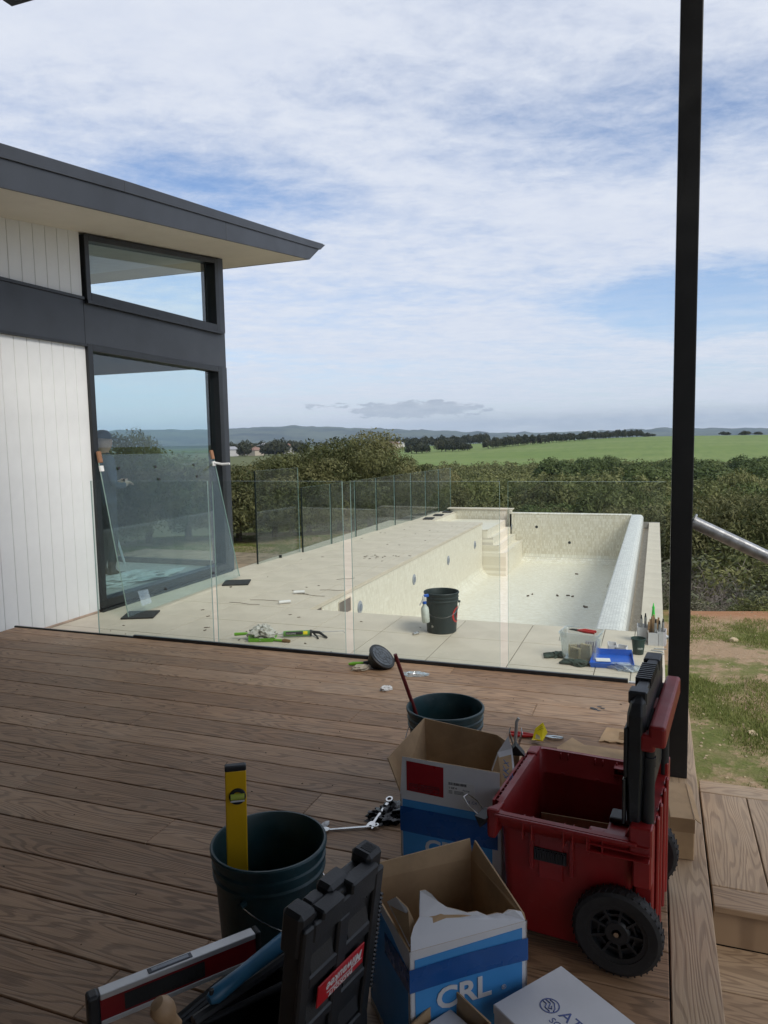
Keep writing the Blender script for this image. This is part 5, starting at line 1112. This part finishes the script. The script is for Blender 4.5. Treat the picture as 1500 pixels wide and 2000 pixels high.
def carton_small(label, x_, y_, sx_, sy_, h_, a, m_=BOXWHITE):
    c = thing('small_carton', label, 'carton', (x_, y_, PZ + .001), (0, 0, R(a)))
    for poly, off in (([(-sx_, -sy_, 0), (sx_, -sy_, 0), (sx_, -sy_, h_), (-sx_, -sy_, h_)], (0, .003, 0)), ([(sx_, -sy_, 0), (sx_, sy_, 0), (sx_, sy_, h_ * 1.1), (sx_, -sy_, h_)], (-.003, 0, 0)), ([(sx_, sy_, 0), (-sx_, sy_, 0), (-sx_, sy_, h_ * 1.15), (sx_, sy_, h_ * 1.1)], (0, -.003, 0)), ([(-sx_, sy_, 0), (-sx_, -sy_, 0), (-sx_, -sy_, h_), (-sx_, sy_, h_ * 1.15)], (.003, 0, 0))): M().slab(poly, off, 0, 0).build('side_panel', m_, c)
    return c
carton_small('small white carton behind the blue tray at its left', -.285, 5.60, .03, .035, .085, 8); carton_small('small white carton behind the blue tray touching the green pot', -.215, 5.58, .035, .03, .075, -12)
pt = thing('pot', 'small dark green plastic pot on the paving edge', 'pot', (-.103, 5.70, PZ))
M().lathe([(.001, 0), (.036, 0), (.0375, .003), (.049, .108), (.054, .109), (.055, .120), (.051, .121), (.047, .108), (.035, .006), (.001, .006)], 32).build('body', DKGREEN, pt, smooth=True)
q = M(); q.grid(lambda u, v_: ((.0425 + .003 * v_) * math.cos(R(-95) + .9 * u), (.0425 + .003 * v_) * math.sin(R(-95) + .9 * u), .042 + .014 * v_ + .003 * math.sin(u * 20)), 12, 1); q.build('white_mark', mat('faded white print', (.35, .38, .36), .6), pt)
carton_small('white carton of brushes at the paving edge beside the post, leftmost', -.075, 6.08, .045, .04, .115, 5); carton_small('printed white carton of tubes in front of the brown bundle', .0, 5.99, .04, .035, .10, 0); carton_small('white carton nearest the black post on the paving edge', .062, 6.0, .032, .04, .11, -4)
kbun = M()
for k_ in range(7): kbun.tube([(-.035 + .012 * k_, .012 * (k_ % 3), 0), (-.035 + .012 * k_, .012 * (k_ % 3) + .006, .17 + .02 * ((k_ * 5) % 4))], .007, 6)
tag(kbun.build('timber_sticks', WOODKNOB, None, (0, 6.0, PZ + .004)), 'bundle of brown sticks standing in the printed white carton', 'sticks')
for i, (x_, y_, hh) in enumerate(((-.09, 6.06, .21), (-.06, 6.08, .22), (.045, 5.99, .19), (.07, 6.02, .20), (.015, 5.98, .20))):
    nz = thing('sealant_tube', 'grey sealant tube standing in the white cartons by the post', 'tube', (x_, y_, PZ + .004), (0, 0, 0), 'sealant tubes in the cartons'); M().cyl((0, 0, 0), (0, 0, hh - .03), .010, n=10).build('barrel', GALV, nz, smooth=True); M().cyl((0, 0, hh - .03), (0, 0, hh), .008, .004, n=10).build('cap', BPLAST, nz)
gb = thing('glue_bottle', 'glue bottle with bright green nozzle standing behind the cartons', 'bottle', (-.002, 6.06, PZ + .004))
M().lathe([(.001, 0), (.02, 0), (.02, .17), (.012, .20), (.001, .20)], 16).build('body', BPLAST, gb, smooth=True); M().lathe([(.001, .31), (.003, .308), (.006, .285), (.0105, .275), (.0085, .262), (.013, .215), (.014, .20), (.001, .20)], 16).build('nozzle', BRIGHTGREEN, gb, smooth=True)
for i, (x_, y_, a) in enumerate(((.035, 5.72, 20), (.03, 5.80, -15), (.05, 5.86, 5))): tag(M().box(-.045, .045, -.008, .008, 0, .006).build('bit', CHROME, None, (x_, y_, PZ + .0015), (0, 0, R(a)), bevel=.002), 'loose steel fitting on the paving edge before the cartons', 'fitting', 'loose steel fittings')
tag(crumple((.07, .05, .03), 81, 3, .5).build('plastic_wrapper', FILM, None, (.04, 6.16, PZ), smooth=True), 'crumpled white plastic film behind the cartons near the post', 'wrapper')
sb2 = thing('spray_bottle', 'clear spray bottle with blue trigger hanging on the spattered black bucket', 'spray bottle', (-1.785, 5.785, PZ + .105), (R(3), R(-4), R(25)))
M().lathe([(.001, 0), (.030, 0), (.034, .006), (.034, .105), (.030, .125), (.014, .150), (.013, .165), (.001, .165)], 24).build('body', mat('cloudy white bottle', (.55, .60, .56), .3), sb2, smooth=True); M().cyl((0, 0, .160), (0, 0, .182), .017, n=16).build('collar', TRAYBLUE, sb2)
q = M(); q.box(-.014, .018, -.011, .011, .18, .228); q.add([(-.014, -.01, .20), (-.014, .01, .20), (-.045, .008, .150), (-.045, -.008, .150), (-.008, -.01, .185), (-.008, .01, .185), (-.038, .008, .146), (-.038, -.008, .146)], [(0, 1, 2, 3), (4, 7, 6, 5), (0, 4, 5, 1), (3, 2, 6, 7), (0, 3, 7, 4), (1, 5, 6, 2)]); q.build('trigger_head', PAPER, sb2, bevel=.003); M().box(-.002, .040, -.0115, .0115, .215, .238).build('nozzle_block', TRAYBLUE, sb2, bevel=.004)

# ================================================================== vegetation
LEAF = {'olive': leafmat('olive scrub leaves', (.064, .082, .024), (.205, .215, .085)),
        'deep': leafmat('dark wattle leaves', (.050, .063, .022), (.180, .178, .075)),
        'green': leafmat('fresh green pine leaves', (.045, .072, .020), (.125, .160, .055)),
        'grey': leafmat('grey green saltbush leaves', (.100, .108, .066), (.23, .23, .155)),
        'far': leafmat('far dark hedge leaves', (.030, .038, .022), (.065, .072, .04)),
        'grass': leafmat('yard grass blades', (.095, .145, .030), (.25, .26, .085), .35)}
BARK = mat('grey brown bark', (.13, .105, .085), .95, var=.25, vscale=20, bump=.4, bscale=40)
TWIG = mat('bare grey twigs', (.20, .175, .15), .95, var=.2)
def leafcloud(name, P, N, L, Wd, m, droop=.0, tint=None, nz=.55):
    """one mesh of leaf-sized diamonds at points P, roughly facing N"""
    n = len(P); N = N + rng.normal(0, nz, (n, 3)); N /= np.linalg.norm(N, axis=1)[:, None] + 1e-9
    D = rng.normal(0, 1, (n, 3)); D[:, 2] -= droop; D -= N * (D * N).sum(1)[:, None]; D /= np.linalg.norm(D, axis=1)[:, None] + 1e-9
    B = np.cross(N, D); l = L * rng.uniform(.6, 1.3, n)[:, None]; w = Wd * rng.uniform(.6, 1.3, n)[:, None]
    V = np.stack([P - D * l / 2, P + B * w / 2 - D * l * .05 + N * w * .15, P + D * l / 2, P - B * w / 2 - D * l * .05 + N * w * .15], 1).reshape(-1, 3)
    me = bpy.data.meshes.new(name); me.vertices.add(4 * n); me.vertices.foreach_set('co', V.ravel().astype(np.float32))
    me.loops.add(4 * n); me.loops.foreach_set('vertex_index', np.arange(4 * n, dtype=np.int32)); me.polygons.add(n)
    me.polygons.foreach_set('loop_start', np.arange(0, 4 * n, 4, dtype=np.int32))
    me.update(calc_edges=True)
    a = me.attributes.new('tint', 'FLOAT', 'FACE'); t_ = rng.uniform(0, 1, n) ** 1.4 if tint is None else np.clip(tint + rng.normal(0, .16, n), 0, 1)
    a.data.foreach_set('value', t_.astype(np.float32)); me.materials.append(m); return me
def crown_points(rx, ry, h, lobes, nleaf, base=.0, fill=.55, lob=.38, dome=1.0):
    """leaf positions on the outer shells of many overlapping lobes"""
    th = rng.uniform(0, 2 * math.pi, lobes); u = rng.uniform(0, 1, lobes); rr = np.sqrt(rng.uniform(0, 1, lobes)) * .78
    zz = np.sqrt(np.clip(1 - rr ** 2, 0, 1)) * rng.uniform(.25, .86, lobes)
    C = np.stack([rx * rr * np.cos(th), ry * rr * np.sin(th), base + (h - base) * zz], 1)
    r = lob * min(rx, ry, h) * rng.uniform(.55, 1.25, lobes); lt = rng.uniform(.1, .9, lobes)
    k = rng.integers(0, lobes, nleaf); d = rng.normal(0, 1, (nleaf, 3)); d[:, 2] += .35; d /= np.linalg.norm(d, axis=1)[:, None]
    rad = r[k] * (fill + (1 - fill) * rng.uniform(0, 1, nleaf) ** .5) * rng.uniform(.85, 1.12, nleaf)
    P = C[k] + d * rad[:, None] * np.array([1, 1, .85]); P[:, 2] = np.maximum(P[:, 2], .03)
    return P, d, lt[k], C, r
def trunk_mesh(C, h, r0, n=9, m=None):
    t_ = M(); fork = h * .28
    t_.tube([(0, 0, -.3), (.02, .01, fork * .5), (0, .02, fork)], [r0, r0 * .85, r0 * .7], 6)
    for c in C[:n]:
        c = Vector(c); mid = Vector((c.x * .4, c.y * .4, fork + (c.z - fork) * .5 + .05 * h)); t_.tube([(0, .02, fork * .7), mid, c], [r0 * .5, r0 * .32, r0 * .12], 5)
    me = t_.mesh('trunk'); me.materials.append(m or BARK); return me
def shrub_kind(nm, rx, ry, h, lobes, nleaf, L, Wd, m, base=.0, droop=.3, fill=.5, lob=.38, nz=.4):
    P, N, t_, C, r = crown_points(rx, ry, h, lobes, nleaf, base, fill, lob); return leafcloud(nm + '_crown', P, N, L, Wd, m, droop, t_, nz), trunk_mesh(C, h, .05 * h ** .5)
def place_plant(nm, crown, trunk, x, y, s=(1, 1, 1), rz=0.0, label='', cat='shrub', group=None, z=None, sink=.05):
    zz = float(terrain(x, y)) if z is None else z
    t_ = thing(nm, label, cat, (x, y, zz - sink), (0, 0, rz), group); t_.scale = s
    link('crown', crown, t_); link('trunk', trunk, t_); return t_
# near wattles beyond the lawn, fine leaves
near = [shrub_kind('wattle', 1.5, 1.4, 2.0, 42, 17000, .090, .026, LEAF['deep'], .1, .9, .62, .27, .45) for _ in range(3)]
NB = [(462, 14.6, 1.10, 1.0, 'rounded dark wattle beside the house corner'), (535, 14.9, 1.20, 1.0, 'bushy dark wattle behind the tall glass sheet'), (603, 15.6, 1.28, 1.0, 'bushy wattle behind the second far glass panel'),
      (662, 16.2, 1.66, 1.1, 'tallest rounded wattle behind the middle of the far fence'), (722, 16.8, 1.58, 1.1, 'tall wattle just right of the tallest one behind the far fence'), (776, 17.4, 1.22, 1.0, 'wattle behind the fourth and fifth far glass panels'), (826, 18.6, .82, 1.0, 'wattle at the right end of the bushes behind the far fence'),
      (690, 19.0, 1.62, 1.2, 'wattle standing behind the tallest rounded wattle'), (570, 17.8, 1.30, 1.2, 'dark wattle standing behind the bushes at the lawn edge'), (205, 14.0, 1.80, 1.0, 'tall rounded wattle at the left of the view through the lower window'), (285, 14.6, 1.35, 1.1, 'wattle in the middle of the view through the lower window'), (365, 14.4, 1.30, 1.1, 'wattle at the right of the view through the lower window'), (140, 15.5, 1.7, 1.2, 'wattle hidden mostly by the white wall and window frame')]
for i, (px, d, zt, s, lb) in enumerate(NB):
    az = R(-20.3) + math.atan((px - 750) / 1440); x, y = d * math.sin(az), d * math.cos(az)
    c, t_ = near[i % 3]; zz = float(terrain(x, y)); place_plant('wattle_bush', c, t_, x, y, (s, s, (zt - zz + .05) / 1.92), i * 1.9, lb, 'bush', 'wattle bushes behind the pool', zz)
# scrub rolling down the valley
kinds = [shrub_kind('mallee', 1.0, 1.0, 1.0, 20, 4600, .10, .055, LEAF[k_], .08, .4, .72, .36, .35) for k_ in ('olive', 'olive', 'deep', 'green', 'grey')]
count = 0; pts = []
def free(x, y):
    d = math.hypot(x, y)
    if -5.6 < x < .9 and y < 18.0: return False
    az = math.degrees(math.atan2(x, y))
    if az < -15.5 and d < 22: return False
    return True
tries = 0
while count < 285 and tries < 20000:
    tries += 1
    az = random.uniform(-31, 11.5); d = 15.5 + 75 * random.random() ** 1.35
    x, y = d * math.sin(R(az)), d * math.cos(R(az))
    if az > 3 and d < 12: continue
    if not free(x, y): continue
    sz = random.uniform(.85, 1.25) * (1.25 + .016 * d)
    if any((x - a) ** 2 + (y - b_) ** 2 < (.70 * (sz + c)) ** 2 for a, b_, c in pts): continue
    pts.append((x, y, sz)); k_ = random.choices(range(5), (4, 4, 3, 2.5, 1.2))[0]; hs_ = random.choice((.6, .75, .9) if k_ == 4 else (.6, .8, 1.0, 1.1, 1.3, 1.7)) * random.uniform(.9, 1.1) * (1.25 + .016 * min(d, 90))
    lab = ['dense olive green mallee shrub in the scrub beyond the pool', 'dense olive green mallee shrub in the scrub beyond the pool', 'dark rounded shrub in the scrub beyond the pool', 'bright green leafy shrub in the scrub beyond the pool', 'grey green saltbush in the scrub beyond the pool'][k_]
    o = bpy.data.objects.new('mallee_shrub', kinds[k_][0]); COL.objects.link(o); o.location = (x, y, float(terrain(x, y)) - .15); o.scale = (sz, sz * random.uniform(.85, 1.15), hs_); o.rotation_euler = (0, 0, random.uniform(0, 6.3))
    tag(o, lab, 'shrub', ['olive mallee shrubs', 'olive mallee shrubs', 'dark valley shrubs', 'green valley shrubs', 'grey saltbushes'][k_]); count += 1
# farther scrub, one mass
def mass(nm, label, cat, spots, per, m, L, hk):
    Pn = []; Nn = []; T_ = []
    for x, y, s, h in spots:
        P, N, t_, C, r = crown_points(s, s, h, 6, per, h * .1, .8, .46); P += np.array([x, y, float(terrain(x, y)) - .2]); Pn.append(P); Nn.append(N); T_.append(np.clip(t_ * .35 + rng.uniform(0, .75), 0, 1))
    me = leafcloud(nm, np.concatenate(Pn), np.concatenate(Nn), L, L * .6, m, .1, np.concatenate(T_), .3); o = link(nm, me); tag(o, label, cat, kind='stuff'); return o
sp_ = []
for _ in range(1900):
    az = random.uniform(-33, 13); d = math.sqrt(random.uniform(80 ** 2, 268 ** 2)); h = random.uniform(1.6, 4.6); sp_.append((d * math.sin(R(az)), d * math.cos(R(az)), random.uniform(2.0, 3.6), h))
mass('valley_scrub', 'unbroken olive scrub filling the valley below the green field', 'scrub', sp_, 150, LEAF['olive'], .62, 1)
# green pines on the far valley side
pine = shrub_kind('pine', 1.0, 1.0, 1.0, 16, 3600, .10, .06, LEAF['green'], .12, .1, .8, .36, .3)
for i in range(46):
    az = random.uniform(-8, 11); d = random.uniform(118, 215); x, y = d * math.sin(R(az)), d * math.cos(R(az)); s = random.uniform(3.8, 6.2)
    if az < -2 and d < 150: d = 190; x, y = d * math.sin(R(az)), d * math.cos(R(az))
    o = bpy.data.objects.new('pine_tree', pine[0]); COL.objects.link(o); o.location = (x, y, float(terrain(x, y)) - .3); o.scale = (s, s, random.uniform(4.6, 6.2) * (d / 150) ** .3); o.rotation_euler = (0, 0, random.uniform(0, 6)); tag(o, 'rounded green pine below the right end of the green field', 'tree', 'green pines below the field')
# hedge rows and clumps on the field, each tree its own
hed = [shrub_kind('field_tree', 1.0, 1.0, 1.0, 18, 900, .20, .12, LEAF['far'], .25, .1, .5, .36) for _ in range(2)]
def far_tree(px, d, top, s, nm='field_tree', label='', group=''):
    az = R(20.3) - math.atan((px - 750) / 1440); az = -az
    x, y = d * math.sin(az), d * math.cos(az); z = float(terrain(x, y)); c, t_ = random.choice(hed)
    place_plant(nm, c, t_, x, y, (s, s, top), random.uniform(0, 6), label, 'tree', group, z, .2)
for i in range(46):
    f = i / 45; far_tree(958 + 292 * f + random.uniform(-3, 3), 470 + 215 * f ** .8, random.uniform(6.2, 8.2) * (1 - .12 * f), random.uniform(3.4, 4.6), label='dark tree in the long hedgerow along the green field', group='hedgerow trees along the field')
for px, d, t_ in ((806, 440, 5.5), (816, 440, 6.5), (826, 445, 6.8), (835, 440, 5.6), (864, 455, 7.6), (872, 455, 7.0), (886, 450, 5.6), (897, 450, 5.8), (908, 452, 5.4), (915, 452, 4.6)): far_tree(px, d, t_, random.uniform(3.4, 5), label='dark tree in the clumps on the left part of the field', group='clumped trees on the field')
for i in range(34): far_tree(755 + i * 5.9 + random.uniform(-2, 2), 715 + random.uniform(-8, 8), random.uniform(6, 10), random.uniform(5, 8), label='dark tree on the skyline behind the left part of the field', group='skyline trees left of the hedgerow')
for i in range(14): far_tree(1255 + random.uniform(0, 40) + (i > 6) * random.uniform(130, 220), 722 + random.uniform(-6, 6), random.uniform(2.4, 4.2), random.uniform(3, 5), label='low dark bush on the skyline at the right of the field', group='skyline bushes at the right')
for i in range(40): far_tree(438 + i * 4.2 + random.uniform(-3, 3), random.uniform(520, 700), random.uniform(6, 12), random.uniform(5, 8), label='dark tree among the far houses at the left horizon', group='trees among the far houses')
hw = [mat('far white house wall', (.55, .54, .52), .8), mat('far cream house wall', (.45, .40, .33), .8)]; hr_ = [mat('far grey roof', (.28, .29, .31), .6), mat('far red brown roof', (.20, .12, .09), .7)]
for i, (px, d, w_, up) in enumerate(((452, 560, 12, 6), (468, 590, 10, 4), (484, 600, 14, 7), (503, 560, 9, 5), (522, 610, 12, 8), (548, 620, 11, 8), (566, 600, 10, 7), (770, 680, 16, 5), (778, 700, 12, 5), (742, 690, 9, 4))):
    az = -(R(20.3) - math.atan((px - 750) / 1440)); x, y = d * math.sin(az), d * math.cos(az); z = float(terrain(x, y)) + up - 4
    hse = thing('far_house', ['small white house', 'small cream house'][i % 2] + ' with ' + ['grey', 'red brown'][i // 2 % 2] + ' roof far off at ' + ('the left horizon' if px < 600 else 'the field skyline'), 'house', (x, y, z), (0, 0, R(20 + 17 * i)), 'far houses ' + str(i % 2) + str(i // 2 % 2) + ('left' if px < 600 else 'skyline'))
    M().box(-w_ / 2, w_ / 2, -4, 4, -4, 3).build('wall', hw[i % 2], hse); M().add([(-w_ / 2 - .5, -4.5, 3.01), (w_ / 2 + .5, -4.5, 3.01), (w_ / 2 + .5, 4.5, 3.01), (-w_ / 2 - .5, 4.5, 3.01), (-w_ / 2 + 2, 0, 5.2), (w_ / 2 - 2, 0, 5.2)], [(3, 2, 1, 0), (0, 1, 5, 4), (2, 3, 4, 5), (1, 2, 5), (3, 0, 4)]).build('roof', hr_[i // 2 % 2], hse)
# twiggy grey brush at the edge of the yard on the right
def twigs(nm, n, rx, h):
    q = M()
    for _ in range(n):
        a = random.choice((.4, 1.5, 2.6, 3.4, 4.6, 5.5)) + random.gauss(0, .35); r = rx * random.uniform(.15, 1.05); c = Vector((r * math.cos(a), r * math.sin(a), h * random.uniform(.45, 1.0) * (1 - .45 * r / rx))); s_ = Vector((c.x * .15, c.y * .15, 0)); mid = s_.lerp(c, .55) + Vector((random.uniform(-.1, .1), random.uniform(-.1, .1), .10 * h)) 
        q.tube([s_, mid, c], [.012, .007, .003], 3)
        for _k in range(4):
            st_ = mid.lerp(c, random.uniform(0, .9)); q.tube([st_, st_ + Vector((random.uniform(-.22, .22), random.uniform(-.22, .22), random.uniform(-.04, .22)))], [.005, .002], 3)
    me = q.mesh(nm); me.materials.append(TWIG); return me
brush = [(twigs('brush_twigs', 110, .95, 1.0), leafcloud('brush_leaves', *(lambda c: (c[0], c[1]))(crown_points(1.0, .9, .95, 11, nl_, .05, .55, .40)), .085, .034, LEAF[lf_], .2, None, .35)) for lf_, nl_ in (('grey', 1500), ('deep', 3600), ('olive', 3000))]
BR = [(1.0, 11.0, 1.0), (2.1, 11.3, .95), (3.1, 11.2, 1.05), (.5, 12.3, 1.15), (1.6, 12.7, 1.25), (2.8, 12.9, 1.3), (.65, 14.2, 1.35), (1.9, 14.6, 1.5), (3.4, 14.3, 1.5), (.9, 16.2, 1.5), (2.5, 16.6, 1.6), (4.1, 12.6, 1.2), (.7, 10.2, .4), (1.35, 10.35, .5), (1.9, 10.3, .36), (2.5, 10.4, .55), (1.05, 10.15, .3), (.35, 10.6, .5), (2.2, 10.15, .3)]
for i, (x, y, s) in enumerate(BR):
    tw_, lf = brush[(i * 2) % 3]; t_ = thing('brush_shrub', 'low grey tuft of brush on the red soil at the yard edge' if s < .6 else 'grey twiggy brush at the lower edge of the grassy yard', 'shrub', (x, y, float(terrain(x, y)) - .06), (0, 0, i * 1.3), 'low tufts on the red soil' if s < .6 else 'twiggy brush along the yard edge'); t_.scale = (s, s, s * random.uniform(.85, 1.05))
    link('branches', tw_, t_); link('leaves', lf, t_)
for i, (x, y, s) in enumerate(((2.9, 15.6, 1.75), (4.1, 16.4, 1.9), (1.2, 18.6, 1.9), (2.6, 19.4, 2.0), (4.9, 19.0, 2.1), (-.6, 19.2, 1.7), (-2.2, 19.6, 1.6))):
    c, t_ = near[i % 3]; place_plant('wattle_bush', c, t_, x, y, (s * .72, s * .72, s * .82), i * 2.3, 'dark leafy bush behind the twiggy brush right of the pool', 'bush', 'dark bushes behind the brush')
# grass of the yard: separate blades in tufts
def grass():
    Vv = []; n = 0; tn = []
    X = []; 
    for _ in range(11000):
        d = random.uniform(3.2, 10.4) ; az = random.uniform(R(-1.5), R(17)) if random.random() < .8 else random.uniform(R(10), R(40)); x, y = d * math.sin(az), d * math.cos(az)
        if x < .21 or (x < 1.75 and y < 3.72): continue
        v_ = noise.noise((x * .9, y * .9, 0)) + .55 * noise.noise((x * 2.6, y * 2.6, 3)); 
        tr_ = abs(x - (.16 + .118 * (y - 3.4))); v_ -= .55 * max(0, 1 - tr_ / .5)
        if v_ < -.10 - .22 * random.random(): continue
        X.append((x, y, v_))
    for _ in range(2600):
        x, y = random.uniform(-9.6, -4.9), random.uniform(9.4, 13.4)
        if -4.9 > x and y > 8.3: X.append((x, y, .1))
    for x, y, v_ in X:
        z = float(terrain(x, y)); big = random.random() < .05 and x > 0; nb = 26 if big else 14; t0 = random.uniform(0, 1)
        for _k in range(nb):
            a = random.uniform(0, 6.3); L = random.uniform(.016, .042) * (2.0 if big else 1) * (.8 + max(0, v_)); o_ = .035 * (1.6 if big else 1.3); bx_, by_ = x + random.gauss(0, o_), y + random.gauss(0, o_); w_ = .0035; ln = random.uniform(.25, .9)
            ca, sa = math.cos(a), math.sin(a)
            Vv += [(bx_ - sa * w_, by_ + ca * w_, z - .004), (bx_ + sa * w_, by_ - ca * w_, z - .004), (bx_ + ca * L * ln, by_ + sa * L * ln, z + L * (1 - .45 * ln))]; tn.append(min(1, max(0, t0 * .7 + random.uniform(0, .4))))
    n = len(Vv) // 3; me = bpy.data.meshes.new('grass'); me.vertices.add(3 * n); me.vertices.foreach_set('co', np.array(Vv, np.float32).ravel()); me.loops.add(3 * n); me.loops.foreach_set('vertex_index', np.arange(3 * n, dtype=np.int32)); me.polygons.add(n); me.polygons.foreach_set('loop_start', np.arange(0, 3 * n, 3, dtype=np.int32)); me.update(calc_edges=True)
    a = me.attributes.new('tint', 'FLOAT', 'FACE'); a.data.foreach_set('value', np.array(tn, np.float32)); me.materials.append(LEAF['grass']); o = link('grass', me); tag(o, 'patchy short green grass growing on the yard and lawn', 'grass', kind='stuff')
grass()
ROCK = mat('pale yellow rock', (.42, .34, .22), .95, var=.2, vscale=10, bump=.6, bscale=30)
for i, (x, y, s, lb) in enumerate(((.62, 3.98, .075, 'pale yellow rock on the grass behind the timber steps'), (1.0, 6.9, .06, 'pale stone on the bare soil right of the post'), (.62, 5.2, .04, 'small pale stone on the soil near the post'), (1.3, 7.6, .05, 'pale stone near the upper soil patch in the yard'), (.75, 7.9, .05, 'flat pale stone beside the grass tufts'))):
    tag(crumple((s, s * .8, s * .6), 90 + i, 3, .35, 1.8).build('rock', ROCK, None, (x, y, float(terrain(x, y)) - .01), (0, 0, i)), lb, 'rock')
q = M()
for _ in range(700):
    d = random.uniform(3.6, 10); az = random.uniform(R(-1), R(16)); x, y = d * math.sin(az), d * math.cos(az); s = random.uniform(.003, .009)
    if x < .22 or (x < 1.75 and y < 3.72): continue
    q.box(-s, s, -s * .7, s * .7, -s * .2, s * .6, 0, Matrix.Translation((x, y, float(terrain(x, y)))) @ Matrix.Rotation(random.uniform(0, 3), 4, 'Z') @ Matrix.Rotation(random.uniform(-.5, .5), 4, 'X'))
tag(q.build('gravel', ROCK), 'loose gravel scattered over the bare soil of the yard', 'gravel', kind='stuff')
# sawdust and grit on the boards
q = M()
for _ in range(240):
    x, y = random.uniform(-4.6, .1), random.uniform(.9, 4.4); s = random.uniform(.0012, .0045) * (.5 + .2 * y)
    q.box(-s, s, -s * .5, s * .5, 0, .0015, 0, Matrix.Translation((x, y, .0012)) @ Z4(random.uniform(0, 3)))
tag(q.build('deck_grit', tw), 'scattered dark grit and crumbs on the deck boards', 'grit', kind='stuff')
